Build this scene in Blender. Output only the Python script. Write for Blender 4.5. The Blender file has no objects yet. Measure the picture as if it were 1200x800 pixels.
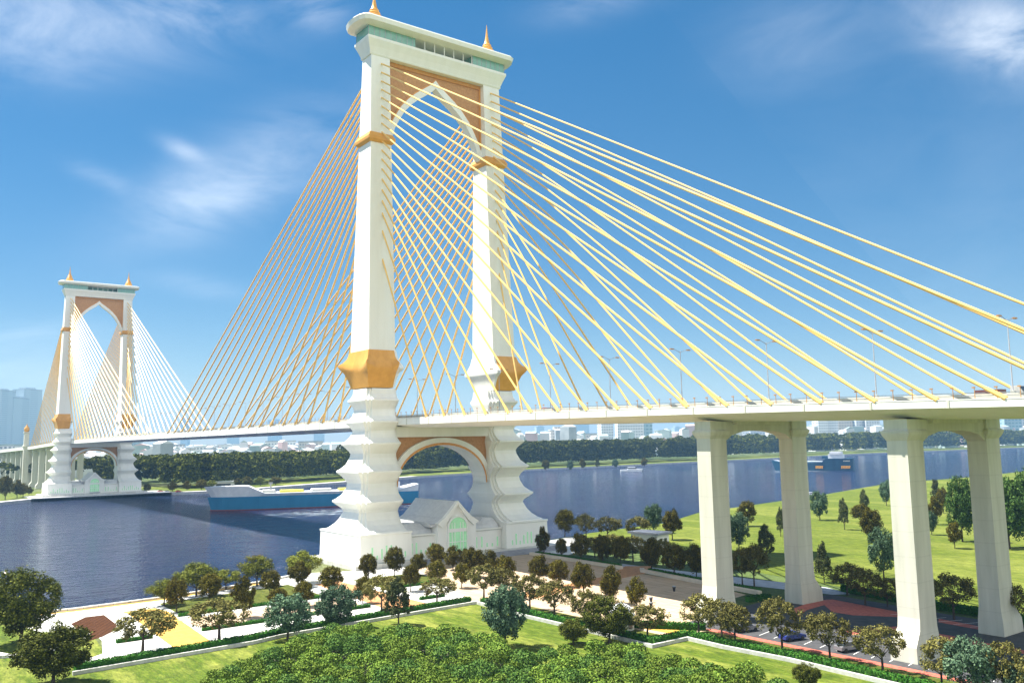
import bpy, math, random
import numpy as np
from mathutils import Vector, Matrix
random.seed(5); RNG = np.random.default_rng(11)
R = math.radians
scene = bpy.context.scene
COL = scene.collection

# ------------------------------------------------------------------ camera
CX, CY, CZ, YAW, PIT, FPX, RO = 228.58, -140.39, 32.93, 2.5028, .115, 1017., -.0191
_d = np.array([math.cos(PIT)*math.cos(YAW), math.cos(PIT)*math.sin(YAW), math.sin(PIT)])
_r = np.array([math.sin(YAW), -math.cos(YAW), 0.]); _u = np.cross(_r, _d)
_r, _u = _r*math.cos(RO)+_u*math.sin(RO), _u*math.cos(RO)-_r*math.sin(RO)
_C = np.array([CX, CY, CZ])
def G(px, py, z=0., ax=2):
    """survey helper: the point of the level z (or of another axis plane) seen at a photo pixel"""
    v = _d*FPX + _r*(px-600) + _u*(400-py)
    t = (z-_C[ax])/v[ax]
    return _C + t*v
def depth(p): return float((np.array(p)-_C) @ _d)
cam = bpy.data.cameras.new('camera'); co = bpy.data.objects.new('camera', cam); COL.objects.link(co)
M3 = Matrix(((_r[0], _u[0], -_d[0]), (_r[1], _u[1], -_d[1]), (_r[2], _u[2], -_d[2])))
co.matrix_world = Matrix.Translation(Vector(_C)) @ M3.to_4x4()
cam.sensor_width = 36; cam.lens = 36*FPX/1200; cam.clip_start = 1; cam.clip_end = 40000
scene.camera = co

# ------------------------------------------------------------------ materials
def new_mat(name):
    m = bpy.data.materials.new(name); m.use_nodes = True
    nt = m.node_tree; b = nt.nodes['Principled BSDF']
    return m, nt, b
def N(nt, t, **kw):
    n = nt.nodes.new(t)
    for k, v in kw.items(): setattr(n, k, v)
    return n
def ramp(nt, fac, stops):
    n = N(nt, 'ShaderNodeValToRGB'); cr = n.color_ramp
    while len(cr.elements) < len(stops): cr.elements.new(.5)
    for e, (p, c) in zip(cr.elements, stops): e.position = p; e.color = (*c, 1)
    nt.links.new(fac, n.inputs['Fac']); return n.outputs['Color']
def coords(nt, scale=(1, 1, 1), obj=False):
    if obj:
        t = N(nt, 'ShaderNodeTexCoord').outputs['Object']
    else:
        t = N(nt, 'ShaderNodeNewGeometry').outputs['Position']
    mp = N(nt, 'ShaderNodeMapping'); mp.inputs['Scale'].default_value = scale
    nt.links.new(t, mp.inputs['Vector']); return mp.outputs['Vector']
def noise(nt, vec, scale, detail=4, rough=.55):
    n = N(nt, 'ShaderNodeTexNoise'); n.inputs['Scale'].default_value = scale
    n.inputs['Detail'].default_value = detail; n.inputs['Roughness'].default_value = rough
    nt.links.new(vec, n.inputs['Vector']); return n.outputs['Fac']
def mixc(nt, fac, a, b, mode='MIX'):
    n = N(nt, 'ShaderNodeMix', data_type='RGBA', blend_type=mode)
    for s, v in ((0, fac), (6, a), (7, b)):
        if hasattr(v, 'is_output'): nt.links.new(v, n.inputs[s])
        elif s == 0: n.inputs[0].default_value = v
        else: n.inputs[s].default_value = (*v, 1)
    return n.outputs[2]
def bump(nt, b, h, strength=.3, dist=.1):
    n = N(nt, 'ShaderNodeBump'); n.inputs['Strength'].default_value = strength; n.inputs['Distance'].default_value = dist
    nt.links.new(h, n.inputs['Height']); nt.links.new(n.outputs['Normal'], b.inputs['Normal'])
def simple(name, c1, c2, scale, rough=.6, stretch=(1, 1, 1), bmp=0, metallic=0, lo=.35, hi=.65, spec=.5):
    m, nt, b = new_mat(name)
    f = noise(nt, coords(nt, stretch), scale)
    nt.links.new(ramp(nt, f, [(lo, c1), (hi, c2)]), b.inputs['Base Color'])
    b.inputs['Roughness'].default_value = rough; b.inputs['Metallic'].default_value = metallic
    b.inputs['Specular IOR Level'].default_value = spec
    if bmp: bump(nt, b, f, bmp, .2)
    return m

def make_white():
    m, nt, b = new_mat('white_painted_concrete')
    f = noise(nt, coords(nt, (1, 1, .12)), .55, 5)          # rain streaks running down
    g = noise(nt, coords(nt), .12, 3)
    a = ramp(nt, f, [(.3, (.77, .765, .70)), (.62, (.86, .857, .80))])
    c = mixc(nt, g, a, (.84, .84, .77))
    nt.links.new(c, b.inputs['Base Color']); b.inputs['Roughness'].default_value = .5
    bump(nt, b, noise(nt, coords(nt), 3.0), .08, .05)
    return m
WHITE = make_white()
def make_conc():
    m, nt, b = new_mat('pale_pier_concrete')
    f = noise(nt, coords(nt, (1, 1, .1)), .8, 5)
    a = ramp(nt, f, [(.3, (.53, .52, .43)), (.65, (.64, .63, .53))])
    w = N(nt, 'ShaderNodeTexWave', wave_type='BANDS', bands_direction='Z')
    w.inputs['Scale'].default_value = .085; nt.links.new(coords(nt), w.inputs['Vector'])   # formwork lifts
    j = ramp(nt, w.outputs['Fac'], [(.0, (.92, .92, .92)), (.010, (1, 1, 1))])
    nt.links.new(mixc(nt, 1., a, j, 'MULTIPLY'), b.inputs['Base Color']); b.inputs['Roughness'].default_value = .75
    bump(nt, b, noise(nt, coords(nt), 2.2), .12, .08)
    return m
CONC = make_conc()
GOLD = simple('gold_leaf_paint', (.68, .325, .052), (.76, .38, .07), .5, .38)
GOLDC = simple('golden_cable_sheath', (.90, .55, .145), (.94, .61, .19), .3, .42)
BROWN = simple('ochre_relief_panel', (.46, .22, .075), (.56, .29, .11), 1.6, .6, bmp=.3)
ORANGE = simple('orange_gold_edging', (.62, .27, .06), (.70, .33, .08), 1.0, .5)
ASPH = simple('asphalt', (.035, .036, .04), (.06, .06, .065), .6, .85)
PAINT = simple('white_road_paint', (.7, .7, .68), (.8, .8, .78), 2, .6)
RED = simple('red_paver', (.42, .10, .065), (.54, .15, .10), 1.2, .8)
WOODP = simple('brown_timber_deck', (.058, .024, .011), (.088, .038, .018), .9, .9, stretch=(1, 6, 1), spec=.05)
YELLOW = simple('yellow_tile_path', (.54, .31, .035), (.62, .38, .06), .7, .75)
PLANTW = simple('cream_planter_stone', (.62, .54, .42), (.7, .62, .5), .6, .8)
CREAM = simple('cream_stone_paving', (.46, .335, .215), (.55, .415, .28), .5, .75, stretch=(.25, 1.4, 1))
WPAVE = simple('white_stone_paving', (.56, .55, .51), (.68, .67, .62), .4, .7)
OPAVE = simple('orange_brick_path', (.42, .2, .075), (.55, .28, .11), .9, .8)
GREYP = simple('blue_grey_paving', (.36, .38, .42), (.46, .48, .52), .6, .8)
CURB = simple('concrete_kerb', (.42, .42, .38), (.56, .56, .52), 1.1, .85)
STEP = simple('grey_granite_steps', (.25, .26, .29), (.33, .34, .37), .8, .7)
ROOFG = simple('pale_grey_roof', (.55, .56, .56), (.64, .65, .64), .9, .6)
METAL = simple('grey_metal', (.3, .31, .32), (.4, .41, .42), 2, .45, metallic=.7)
RUST = simple('orange_metal_post', (.42, .2, .06), (.52, .26, .09), 2, .5)
DARK = simple('dark_metal', (.02, .02, .022), (.04, .04, .042), 2, .5)
HULLB = simple('blue_ship_paint', (.014, .175, .33), (.022, .215, .39), .15, .45, stretch=(1, 1, .3))
HULLT = simple('teal_blue_ship_paint', (.008, .065, .13), (.015, .095, .17), .15, .45, stretch=(1, 1, .3))
SHIPW = simple('white_ship_paint', (.68, .70, .73), (.8, .81, .83), .3, .45)
ANTIF = simple('red_waterline_paint', (.25, .05, .04), (.32, .08, .06), .4, .6)
HATCHY = simple('yellow_hatch_paint', (.62, .55, .06), (.7, .62, .1), .6, .5)
ORMARK = simple('orange_marking_paint', (.75, .33, .05), (.8, .38, .07), .6, .5)
RUBBER = simple('black_rubber', (.02, .02, .02), (.03, .03, .03), 3, .8)
CARR = simple('red_car_paint', (.5, .03, .02), (.55, .04, .03), 3, .25)
CARB = simple('blue_car_paint', (.015, .03, .15), (.02, .04, .2), 3, .25)
CARS = simple('silver_car_paint', (.22, .22, .24), (.27, .27, .29), 3, .3, metallic=.4)
CARW = simple('white_car_paint', (.74, .74, .74), (.78, .78, .78), 3, .25)
TRUCKM = simple('maroon_truck_paint', (.13, .05, .05), (.18, .07, .065), 1, .4)
def joints(m, bw, rh, mort, dark, rot=0.):
    nt = m.node_tree; b = nt.nodes['Principled BSDF']; src = b.inputs['Base Color'].links[0].from_socket
    br = N(nt, 'ShaderNodeTexBrick'); br.inputs['Scale'].default_value = 1; br.inputs['Brick Width'].default_value = bw; br.inputs['Row Height'].default_value = rh
    br.inputs['Mortar Size'].default_value = mort; br.inputs['Color1'].default_value = (1, 1, 1, 1); br.inputs['Color2'].default_value = (.88, .88, .87, 1); br.inputs['Mortar'].default_value = (dark, dark, dark, 1)
    mp = N(nt, 'ShaderNodeMapping'); mp.inputs['Rotation'].default_value = (0, 0, rot); nt.links.new(N(nt, 'ShaderNodeNewGeometry').outputs['Position'], mp.inputs['Vector']); nt.links.new(mp.outputs[0], br.inputs['Vector'])
    nt.links.new(mixc(nt, 1., src, br.outputs['Color'], 'MULTIPLY'), b.inputs['Base Color'])
joints(WPAVE, 3.0, 3.0, .07, .55); joints(CREAM, 2.4, 4.8, .08, .6, 1.45); joints(YELLOW, 1.6, 1.6, .05, .7); joints(OPAVE, 1.6, .8, .05, .65); joints(RED, 1.2, .6, .05, .65); joints(WOODP, 9, .9, .06, .4, .5); joints(GREYP, 2.2, 2.2, .06, .6)
def make_glass(name, col, rough=.12, em=0):
    m, nt, b = new_mat(name)
    f = noise(nt, coords(nt), .5)
    nt.links.new(ramp(nt, f, [(.35, tuple(c*.8 for c in col)), (.65, col)]), b.inputs['Base Color'])
    b.inputs['Roughness'].default_value = rough; b.inputs['IOR'].default_value = 1.5
    if em:
        b.inputs['Emission Color'].default_value = (*col, 1); b.inputs['Emission Strength'].default_value = em
    return m
GGLASS = make_glass('green_tinted_glass', (.22, .46, .38))
LGLASS = make_glass('lit_green_window', (.36, .70, .40), .2, .10)
CGLASS = make_glass('dark_car_glass', (.03, .04, .05))

def make_grass(name, a, b_, c, sc=.12, stretch=(1, 1, 1)):
    m, nt, b = new_mat(name)
    v = coords(nt, stretch)
    f1 = noise(nt, v, sc, 6, .65); f2 = noise(nt, v, sc*9, 5, .7); f3 = noise(nt, v, 2.6, 3, .7)
    col = mixc(nt, ramp(nt, f2, [(.36, (0, 0, 0)), (.64, (1, 1, 1))]), a, b_)
    col = mixc(nt, ramp(nt, f1, [(.46, (0, 0, 0)), (.60, (1, 1, 1))]), col, c)
    f4 = noise(nt, coords(nt, (.5, 1.6, 1)), .55, 5, .75)
    col = mixc(nt, .75, col, ramp(nt, f4, [(.34, (.22, .26, .18)), (.66, (.82, .8, .78))]), 'OVERLAY')
    col = mixc(nt, .5, col, ramp(nt, f3, [(.3, (.25, .28, .2)), (.7, (.78, .77, .72))]), 'OVERLAY')
    nt.links.new(col, b.inputs['Base Color']); b.inputs['Roughness'].default_value = .9
    b.inputs['Specular IOR Level'].default_value = .15
    bump(nt, b, f3, .6, .3); return m
GRASS = make_grass('mown_lawn', (0.0508, 0.0880, 0.0063), (0.0944, 0.1246, 0.0126), (0.1678, 0.1833, 0.0357), .1, (.45, 1.5, 1))
PARKG = make_grass('park_grass', (0.0729, 0.1004, 0.0104), (0.0999, 0.1237, 0.0152), (0.1395, 0.1562, 0.0288), .03, (.35, 1.2, 1))
BEDG = make_grass('bed_grass', (0.056, 0.070, 0.009), (0.074, 0.087, 0.012), (0.089, 0.095, 0.021), .2)
FIELD = make_grass('far_ground', (.06, .09, .03), (.08, .11, .035), (.12, .13, .06), .004)

def make_leaf(name, stops, rough=.7, trans=.0):
    m, nt, b = new_mat(name)
    rnd = N(nt, 'ShaderNodeNewGeometry').outputs['Random Per Island']
    c = ramp(nt, rnd, stops)
    oi = N(nt, 'ShaderNodeObjectInfo').outputs['Random']
    hs = N(nt, 'ShaderNodeHueSaturation')
    mr = N(nt, 'ShaderNodeMapRange'); mr.inputs['To Min'].default_value = .8; mr.inputs['To Max'].default_value = 1.25
    nt.links.new(oi, mr.inputs['Value']); nt.links.new(mr.outputs['Result'], hs.inputs['Value'])
    nt.links.new(c, hs.inputs['Color']); nt.links.new(hs.outputs['Color'], b.inputs['Base Color'])
    b.inputs['Roughness'].default_value = rough; b.inputs['Specular IOR Level'].default_value = .05
    return m
LF = {
 'R': make_leaf('olive_brown_leaves', [(0, (0.0399, 0.0370, 0.0050)), (.6, (0.0924, 0.0790, 0.0099)), (1, (0.1565, 0.1400, 0.0138))]),
 'O': make_leaf('grey_olive_leaves', [(0, (0.0711, 0.0666, 0.0184)), (.55, (0.1341, 0.1256, 0.0346)), (1, (0.2052, 0.1846, 0.0507))]),
 'B': make_leaf('blue_green_leaves', [(0, (0.0399, 0.0790, 0.0468)), (.55, (0.0830, 0.1400, 0.0796)), (1, (0.1376, 0.2010, 0.1092))]),
 'L': make_leaf('light_green_leaves', [(0, (0.0790, 0.0960, 0.0126)), (.6, (0.1490, 0.1660, 0.0224)), (1, (0.2450, 0.2630, 0.0364))]),
 'D': make_leaf('dark_green_leaves', [(0, (0.0350, 0.0450, 0.0067)), (.6, (0.0740, 0.0880, 0.0135)), (1, (0.1580, 0.1660, 0.0240))]),
 'C': make_leaf('dusky_conical_leaves', [(0, (0.044, 0.056, 0.021)), (.6, (0.079, 0.096, 0.038)), (1, (0.123, 0.131, 0.052))]),
 'G': make_leaf('fresh_green_leaves', [(0, (0.0296, 0.0660, 0.0158)), (.6, (0.0616, 0.1185, 0.0263)), (1, (0.1092, 0.1710, 0.0390))]),
}
SHRUBL = make_leaf('shrub_leaves', [(0, (0.0607, 0.1181, 0.0153)), (.5, (0.1193, 0.2013, 0.0276)), (1, (0.2153, 0.2964, 0.0443))])
HEDGEL = make_leaf('clipped_hedge_leaves', [(0, (0.0179, 0.0760, 0.0084)), (.6, (0.0374, 0.1322, 0.0150)), (1, (0.0748, 0.1827, 0.0264))])
FORESTL = make_leaf('forest_leaves', [(0, (0.0263, 0.0355, 0.0030)), (.6, (0.0629, 0.0768, 0.0072)), (1, (0.1195, 0.1283, 0.0126))])
BARK = simple('tree_bark', (.045, .032, .022), (.08, .06, .042), 4, .9, stretch=(1, 1, .2))

def make_water():
    m, nt, b = new_mat('river_water')
    v = coords(nt, (1, 1, 1))
    f0 = noise(nt, v, .012, 3, .5)
    nt.links.new(ramp(nt, f0, [(.35, (.006, .016, .060)), (.65, (.010, .023, .076))]), b.inputs['Base Color'])
    b.inputs['Roughness'].default_value = .08; b.inputs['IOR'].default_value = 1.42
    a = noise(nt, v, .09, 3, .6); c = noise(nt, v, .35, 3, .6); e = noise(nt, v, 1.1, 2, .6)
    s = N(nt, 'ShaderNodeMath', operation='MULTIPLY_ADD'); s.inputs[1].default_value = 1.6
    nt.links.new(a, s.inputs[0]); nt.links.new(c, s.inputs[2])
    s2 = N(nt, 'ShaderNodeMath', operation='MULTIPLY_ADD'); s2.inputs[1].default_value = .55
    nt.links.new(e, s2.inputs[0]); nt.links.new(s.outputs[0], s2.inputs[2])
    bump(nt, b, s2.outputs[0], 1.0, 3.0)
    g = N(nt, 'ShaderNodeNewGeometry').outputs['Position']
    def spot(cx, cy, rx, ry):
        mp = N(nt, 'ShaderNodeMapping'); mp.vector_type = 'POINT'; nt.links.new(g, mp.inputs['Vector'])
        mp.inputs['Location'].default_value = (-cx/rx, -cy/ry, 0); mp.inputs['Scale'].default_value = (1/rx, 1/ry, 0)
        ln = N(nt, 'ShaderNodeVectorMath', operation='LENGTH'); nt.links.new(mp.outputs[0], ln.inputs[0])
        mr = N(nt, 'ShaderNodeMapRange'); mr.inputs['From Min'].default_value = 1; mr.inputs['From Max'].default_value = .2; nt.links.new(ln.outputs['Value'], mr.inputs['Value']); return mr.outputs[0]
    fo = noise(nt, coords(nt, (.5, .22, 1)), .55, 5, .7)
    area = N(nt, 'ShaderNodeMath', operation='MAXIMUM'); nt.links.new(spot(-215, 75, 55, 95), area.inputs[0]); nt.links.new(spot(-330, 640, 60, 90), area.inputs[1])
    th = N(nt, 'ShaderNodeMath', operation='MULTIPLY_ADD'); th.inputs[1].default_value = .26; nt.links.new(area.outputs[0], th.inputs[0]); nt.links.new(fo, th.inputs[2])
    foam = ramp(nt, th.outputs[0], [(.74, (0, 0, 0)), (.82, (1, 1, 1))])
    base = b.inputs['Base Color'].links[0].from_socket
    nt.links.new(mixc(nt, foam, base, (.42, .5, .56)), b.inputs['Base Color']); return m
WATER = make_water()

def make_facade(name, wall, win, sx, sz):
    m, nt, b = new_mat(name)
    br = N(nt, 'ShaderNodeTexBrick'); br.offset = 0
    br.inputs['Scale'].default_value = 1; br.inputs['Brick Width'].default_value = sx; br.inputs['Row Height'].default_value = sz
    br.inputs['Mortar Size'].default_value = min(sx, sz)*.28; br.inputs['Mortar Smooth'].default_value = 0
    for k in ('Color1', 'Color2'): br.inputs[k].default_value = (*win, 1)
    br.inputs['Mortar'].default_value = (*wall, 1)
    g = N(nt, 'ShaderNodeNewGeometry'); sp = N(nt, 'ShaderNodeSeparateXYZ'); nt.links.new(g.outputs['Position'], sp.inputs[0])
    ad = N(nt, 'ShaderNodeMath', operation='ADD'); nt.links.new(sp.outputs[0], ad.inputs[0]); nt.links.new(sp.outputs[1], ad.inputs[1])
    cb = N(nt, 'ShaderNodeCombineXYZ'); nt.links.new(ad.outputs[0], cb.inputs[0]); nt.links.new(sp.outputs[2], cb.inputs[1])
    nt.links.new(cb.outputs[0], br.inputs['Vector']); nt.links.new(br.outputs['Color'], b.inputs['Base Color'])
    b.inputs['Roughness'].default_value = .7; return m
FAC = [make_facade('white_facade', (.72, .74, .74), (.25, .30, .34), 9, 7), make_facade('grey_facade', (.46, .50, .53), (.22, .28, .33), 12, 8),
       make_facade('cream_facade', (.62, .58, .52), (.3, .3, .3), 10, 8), make_facade('teal_glass_facade', (.30, .42, .45), (.15, .27, .31), 14, 9)]
FACS = make_facade('haze_tinted_facade', (.47, .55, .58), (.38, .46, .50), 12, 8)  # distance haze put into the colour: pale blue-grey, weak window contrast
ROOFC = [simple('pale_roof', (.6, .62, .62), (.7, .72, .72), .05), simple('teal_roof', (.32, .42, .41), (.4, .5, .48), .05),
         simple('pink_roof', (.55, .42, .41), (.62, .48, .46), .05), simple('grey_roof', (.3, .34, .36), (.4, .44, .46), .05)]

# ------------------------------------------------------------------ mesh helpers
class MB:
    def __init__(s): s.v = []; s.f = []; s.mi = []; s.cur = 0
    def add(s, vs, fs):
        o = len(s.v); s.v += [tuple(map(float, v)) for v in vs]; s.f += [tuple(i+o for i in f) for f in fs]; s.mi += [s.cur]*len(fs)
    def box(s, x0, x1, y0, y1, z0, z1):
        s.add([(x0, y0, z0), (x1, y0, z0), (x1, y1, z0), (x0, y1, z0), (x0, y0, z1), (x1, y0, z1), (x1, y1, z1), (x0, y1, z1)],
              [(0, 3, 2, 1), (4, 5, 6, 7), (0, 1, 5, 4), (1, 2, 6, 5), (2, 3, 7, 6), (3, 0, 4, 7)]); return s
    def loft(s, rings, cap=True):
        n = len(rings[0]); o = len(s.v); s.v += [tuple(map(float, p)) for r in rings for p in r]; c = 0
        for i in range(len(rings)-1):
            for j in range(n):
                k = (j+1) % n; s.f.append((o+i*n+j, o+i*n+k, o+(i+1)*n+k, o+(i+1)*n+j)); c += 1
        if cap:
            s.f.append(tuple(o+j for j in range(n))[::-1]); s.f.append(tuple(o+(len(rings)-1)*n+j for j in range(n))); c += 2
        s.mi += [s.cur]*c; return s
    def lathe(s, prof, cx=0, cy=0, n=16, sx=1):
        return s.loft([[(cx+r*math.cos(2*math.pi*k/n)*sx, cy+r*math.sin(2*math.pi*k/n), z) for k in range(n)] for r, z in prof])
    def tube(s, p0, p1, r0, r1=None, n=8):
        r1 = r0 if r1 is None else r1
        a, b = Vector(p0), Vector(p1); d = (b-a).normalized()
        x = d.orthogonal().normalized(); y = d.cross(x)
        return s.loft([[tuple(p+(x*math.cos(2*math.pi*k/n)+y*math.sin(2*math.pi*k/n))*r) for k in range(n)] for p, r in ((a, r0), (b, r1))])
    def prism_x(s, poly, x0, x1):           # poly in (y,z)
        return s.loft([[(x0, y, z) for y, z in poly], [(x1, y, z) for y, z in poly]])
    def prism_y(s, poly, y0, y1):           # poly in (x,z)
        return s.loft([[(x, y1, z) for x, z in poly], [(x, y0, z) for x, z in poly]])
    def prism_z(s, poly, z0, z1):
        return s.loft([[(p[0], p[1], z0) for p in poly], [(p[0], p[1], z1) for p in poly]])
    def strip_x(s, inner, outer, x0, x1):   # solid band between two (y,z) curves
        n = len(inner)
        vs = [(x0, *p) for p in inner]+[(x0, *p) for p in outer]+[(x1, *p) for p in inner]+[(x1, *p) for p in outer]
        fs = []
        for i in range(n-1):
            fs += [(i, i+1, n+i+1, n+i), (2*n+i+1, 2*n+i, 3*n+i, 3*n+i+1), (i+1, i, 2*n+i, 2*n+i+1), (n+i, n+i+1, 3*n+i+1, 3*n+i)]
        fs += [(0, n, 3*n, 2*n), (n-1, 3*n-1, 4*n-1, 2*n-1)]
        s.add(vs, fs); return s
    def mesh(s, name, mats):
        me = bpy.data.meshes.new(name); me.from_pydata(s.v, [], s.f)
        for m in (mats if isinstance(mats, (list, tuple)) else [mats]): me.materials.append(m)
        if max(s.mi, default=0): me.polygons.foreach_set('material_index', s.mi)
        me.validate(); me.update(); return me
    def build(s, name, mats, parent=None, loc=None, smooth=None):
        o = bpy.data.objects.new(name, s.mesh(name, mats)); COL.objects.link(o); o.parent = parent
        if loc is not None: o.location = loc
        import bmesh
        bm = bmesh.new(); bm.from_mesh(o.data); bmesh.ops.recalc_face_normals(bm, faces=bm.faces); bm.to_mesh(o.data); bm.free()
        if smooth: 
            o.data.shade_smooth(); o.data.set_sharp_from_angle(angle=R(smooth))
        return o
def tag(o, label=None, cat=None, group=None, kind=None):
    for k, v in (('label', label), ('category', cat), ('group', group), ('kind', kind)):
        if v: o[k] = v
    return o
def empty(name, loc=(0, 0, 0), rz=0):
    o = bpy.data.objects.new(name, None); COL.objects.link(o); o.location = loc; o.rotation_euler = (0, 0, rz); o.empty_display_size = 1; return o
def copy_tree(o, parent=None, data=True):
    kids = list(o.children); c = o.copy(); COL.objects.link(c); c.parent = parent
    for k in kids: copy_tree(k, c)
    return c
ORD = 'first second third fourth fifth sixth seventh eighth ninth tenth eleventh twelfth thirteenth fourteenth fifteenth sixteenth seventeenth eighteenth nineteenth twentieth'.split()
def ordn(i):
    if i < 20: return ORD[i]
    t, u = divmod(i+1, 10); tens = {2: 'twent', 3: 'thirt', 4: 'fort', 5: 'fift'}[t]
    return tens+'ieth' if u == 0 else tens+'y-'+ORD[u-1]
def structure(o): return tag(o, kind='structure')
def sheet(name, pts, z, m):
    mb = MB(); mb.add([(p[0], p[1], z) for p in pts], [tuple(range(len(pts)))])
    o = mb.build(name, m)
    if o.data.polygons[0].normal.z < 0: o.data.flip_normals()
    return structure(o)

# ------------------------------------------------------------------ leaves
def leaf_quads(P, Nn, size, jit=.35):
    """P: leaf centres, Nn: rough normals -> vertex and face arrays (pointed quads)"""
    n = len(P)
    nn = Nn + RNG.normal(size=(n, 3))*.7; nn /= np.linalg.norm(nn, axis=1)[:, None]
    t = np.cross(nn, RNG.normal(size=(n, 3))); t /= np.linalg.norm(t, axis=1)[:, None]
    b = np.cross(nn, t)
    s = (size*(1+RNG.uniform(-jit, jit, n)))[:, None] if np.isscalar(size) else (size*(1+RNG.uniform(-jit, jit, n)))[:, None]
    V = np.stack([P-t*s*.5, P+b*s*.38, P+t*s*.5, P-b*s*.38], 1).reshape(-1, 3)
    return V, np.arange(n*4).reshape(-1, 4)
def mesh_np(name, V, F, m):
    me = bpy.data.meshes.new(name)
    me.vertices.add(len(V)); me.vertices.foreach_set('co', V.astype(np.float32).ravel())
    me.loops.add(F.size); me.loops.foreach_set('vertex_index', F.astype(np.int32).ravel())
    me.polygons.add(len(F)); me.polygons.foreach_set('loop_start', np.arange(0, F.size, 4, dtype=np.int32))
    me.materials.append(m); me.update(calc_edges=True); me.validate(); return me
def sph(n):
    v = RNG.normal(size=(n, 3)); return v/np.linalg.norm(v, axis=1)[:, None]
def crown(clumps, per, size, env, rc, shell=.55, flat=1.):
    """unit crown: clump centres inside envelope env(u)->point; leaves over each clump"""
    Ps, Ns = [], []
    C = sph(clumps)*(shell+(1-shell)*RNG.uniform(0, 1, clumps)**.5)[:, None]
    C = env(C)
    for c in C:
        r = rc*RNG.uniform(.7, 1.25)
        d = sph(per); p = c+d*r*(RNG.uniform(.35, 1, per)[:, None])*np.array([1, 1, flat])
        Ps.append(p); Ns.append(d+np.array([0, 0, .3]))
    V, F = leaf_quads(np.concatenate(Ps), np.concatenate(Ns), size)
    return V, F
# every kind has height 1 and width 1 (x,y); the trunk foot is at the origin
def env_round(C): return C*np.array([.40, .40, .36])+np.array([0, 0, .60])
def env_egg(C):
    z = C[:, 2]; k = np.where(z > 0, 1-.35*z, 1+.0*z)
    return np.stack([C[:, 0]*.41*k, C[:, 1]*.41*k, z*.38+.58], 1)
def env_spread(C):
    z = C[:, 2]; return np.stack([C[:, 0]*.43, C[:, 1]*.43, z*.30+.64], 1)
def env_cone(C):
    t = (C[:, 2]+1)/2; k = 1.15*(1-t)**.8+.12
    return np.stack([C[:, 0]*.36*k/np.maximum(.35, np.sqrt(1-C[:, 2]**2)), C[:, 1]*.36*k/np.maximum(.35, np.sqrt(1-C[:, 2]**2)), .2+t*.76], 1)
def env_broad(C):
    z = C[:, 2]; k = np.where(z > 0, 1-.25*z*z, 1.)
    return np.stack([C[:, 0]*.43*k, C[:, 1]*.43*k, z*.40+.56], 1)
SPEC = {'R': (env_egg, 84, 110, .042, .115, .15), 'O': (env_spread, 74, 62, .038, .088, .26), 'B': (env_broad, 100, 96, .038, .10, .16),
        'L': (env_spread, 76, 80, .040, .11, .24), 'D': (env_broad, 170, 110, .028, .09, .12), 'C': (env_cone, 76, 70, .042, .085, .12), 'G': (env_broad, 140, 90, .034, .10, .14)}
TREE = {}
for k, (env, nc, per, sz, rc, t0) in SPEC.items():
    TREE[k] = []
    for v in range(3):
        V, F = crown(nc, per, sz, env, rc, .5 if k == 'O' else .28)
        # shear the crown a little so no two variants share an outline
        V[:, 0] += .06*math.sin(v*2.1)*(V[:, 2]-.3); V[:, 1] += .06*math.cos(v*1.7)*(V[:, 2]-.3)
        cm = mesh_np('tree_crown', V, F, LF[k])
        mb = MB(); bend = RNG.uniform(-.02, .02, 2); r0 = .022
        top = (bend[0], bend[1], t0+.22)
        mb.tube((0, 0, -.01), (bend[0]*.4, bend[1]*.4, t0), r0*1.25, r0*.9, 7); mb.tube((bend[0]*.4, bend[1]*.4, t0-.01), top, r0*.9, r0*.6, 6)
        for j in range(6):
            a = j*1.05+v; l = RNG.uniform(.18, .32)
            mb.tube((bend[0]*.5, bend[1]*.5, t0+.02*j), (l*math.cos(a), l*math.sin(a), t0+.12+.06*j), r0*.5, r0*.12, 5)
        tm = mb.mesh('tree_trunk', BARK)
        TREE[k].append((cm, tm))
TYPENAME = {'R': 'round_tree', 'O': 'olive_tree', 'B': 'blue_green_tree', 'L': 'light_green_tree', 'D': 'dense_tree', 'C': 'conical_tree', 'G': 'large_tree'}
def plant(kind, x, y, h, w, z, label, group):
    i = random.randrange(3); cm, tm = TREE[kind][i]
    e = empty(TYPENAME[kind], (x, y, z), random.uniform(0, 6.28)); e.scale = (w, w, h); tag(e, label, 'tree', group)
    for n, d in (('crown', cm), ('trunk', tm)):
        o = bpy.data.objects.new(n, d); COL.objects.link(o); o.parent = e
    return e

# ================================================================== THE BRIDGE
def zt(x):                                   # top of the deck edge
    if x < -250: x = -500-x
    if x < 0: return 40.4+.3*min(1, -x/120)
    if x < 180: return 40.4-.008*x-5e-5*x*x
    return 40.4-1.44-1.62-.012*(x-180)
def rect_ring(ax, y0, y1, z, n1=0.):
    """plan ring with twice stepped (redented) corners; y0<y1"""
    if n1 <= 0: return [(-ax, y0, z), (ax, y0, z), (ax, y1, z), (-ax, y1, z)]
    a, b = n1, n1*2
    pts = []
    for sx, yy, sy in ((-1, y0, -1), (1, y0, -1), (1, y1, 1), (-1, y1, 1)):
        c = [(sx*ax, yy-sy*b), (sx*(ax-a), yy-sy*b), (sx*(ax-a), yy-sy*a), (sx*(ax-b), yy-sy*a), (sx*(ax-b), yy)]
        if (sx, sy) in ((1, -1), (-1, 1)): c = c[::-1]
        pts += [(p[0], p[1], z) for p in c]
    return pts

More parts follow.
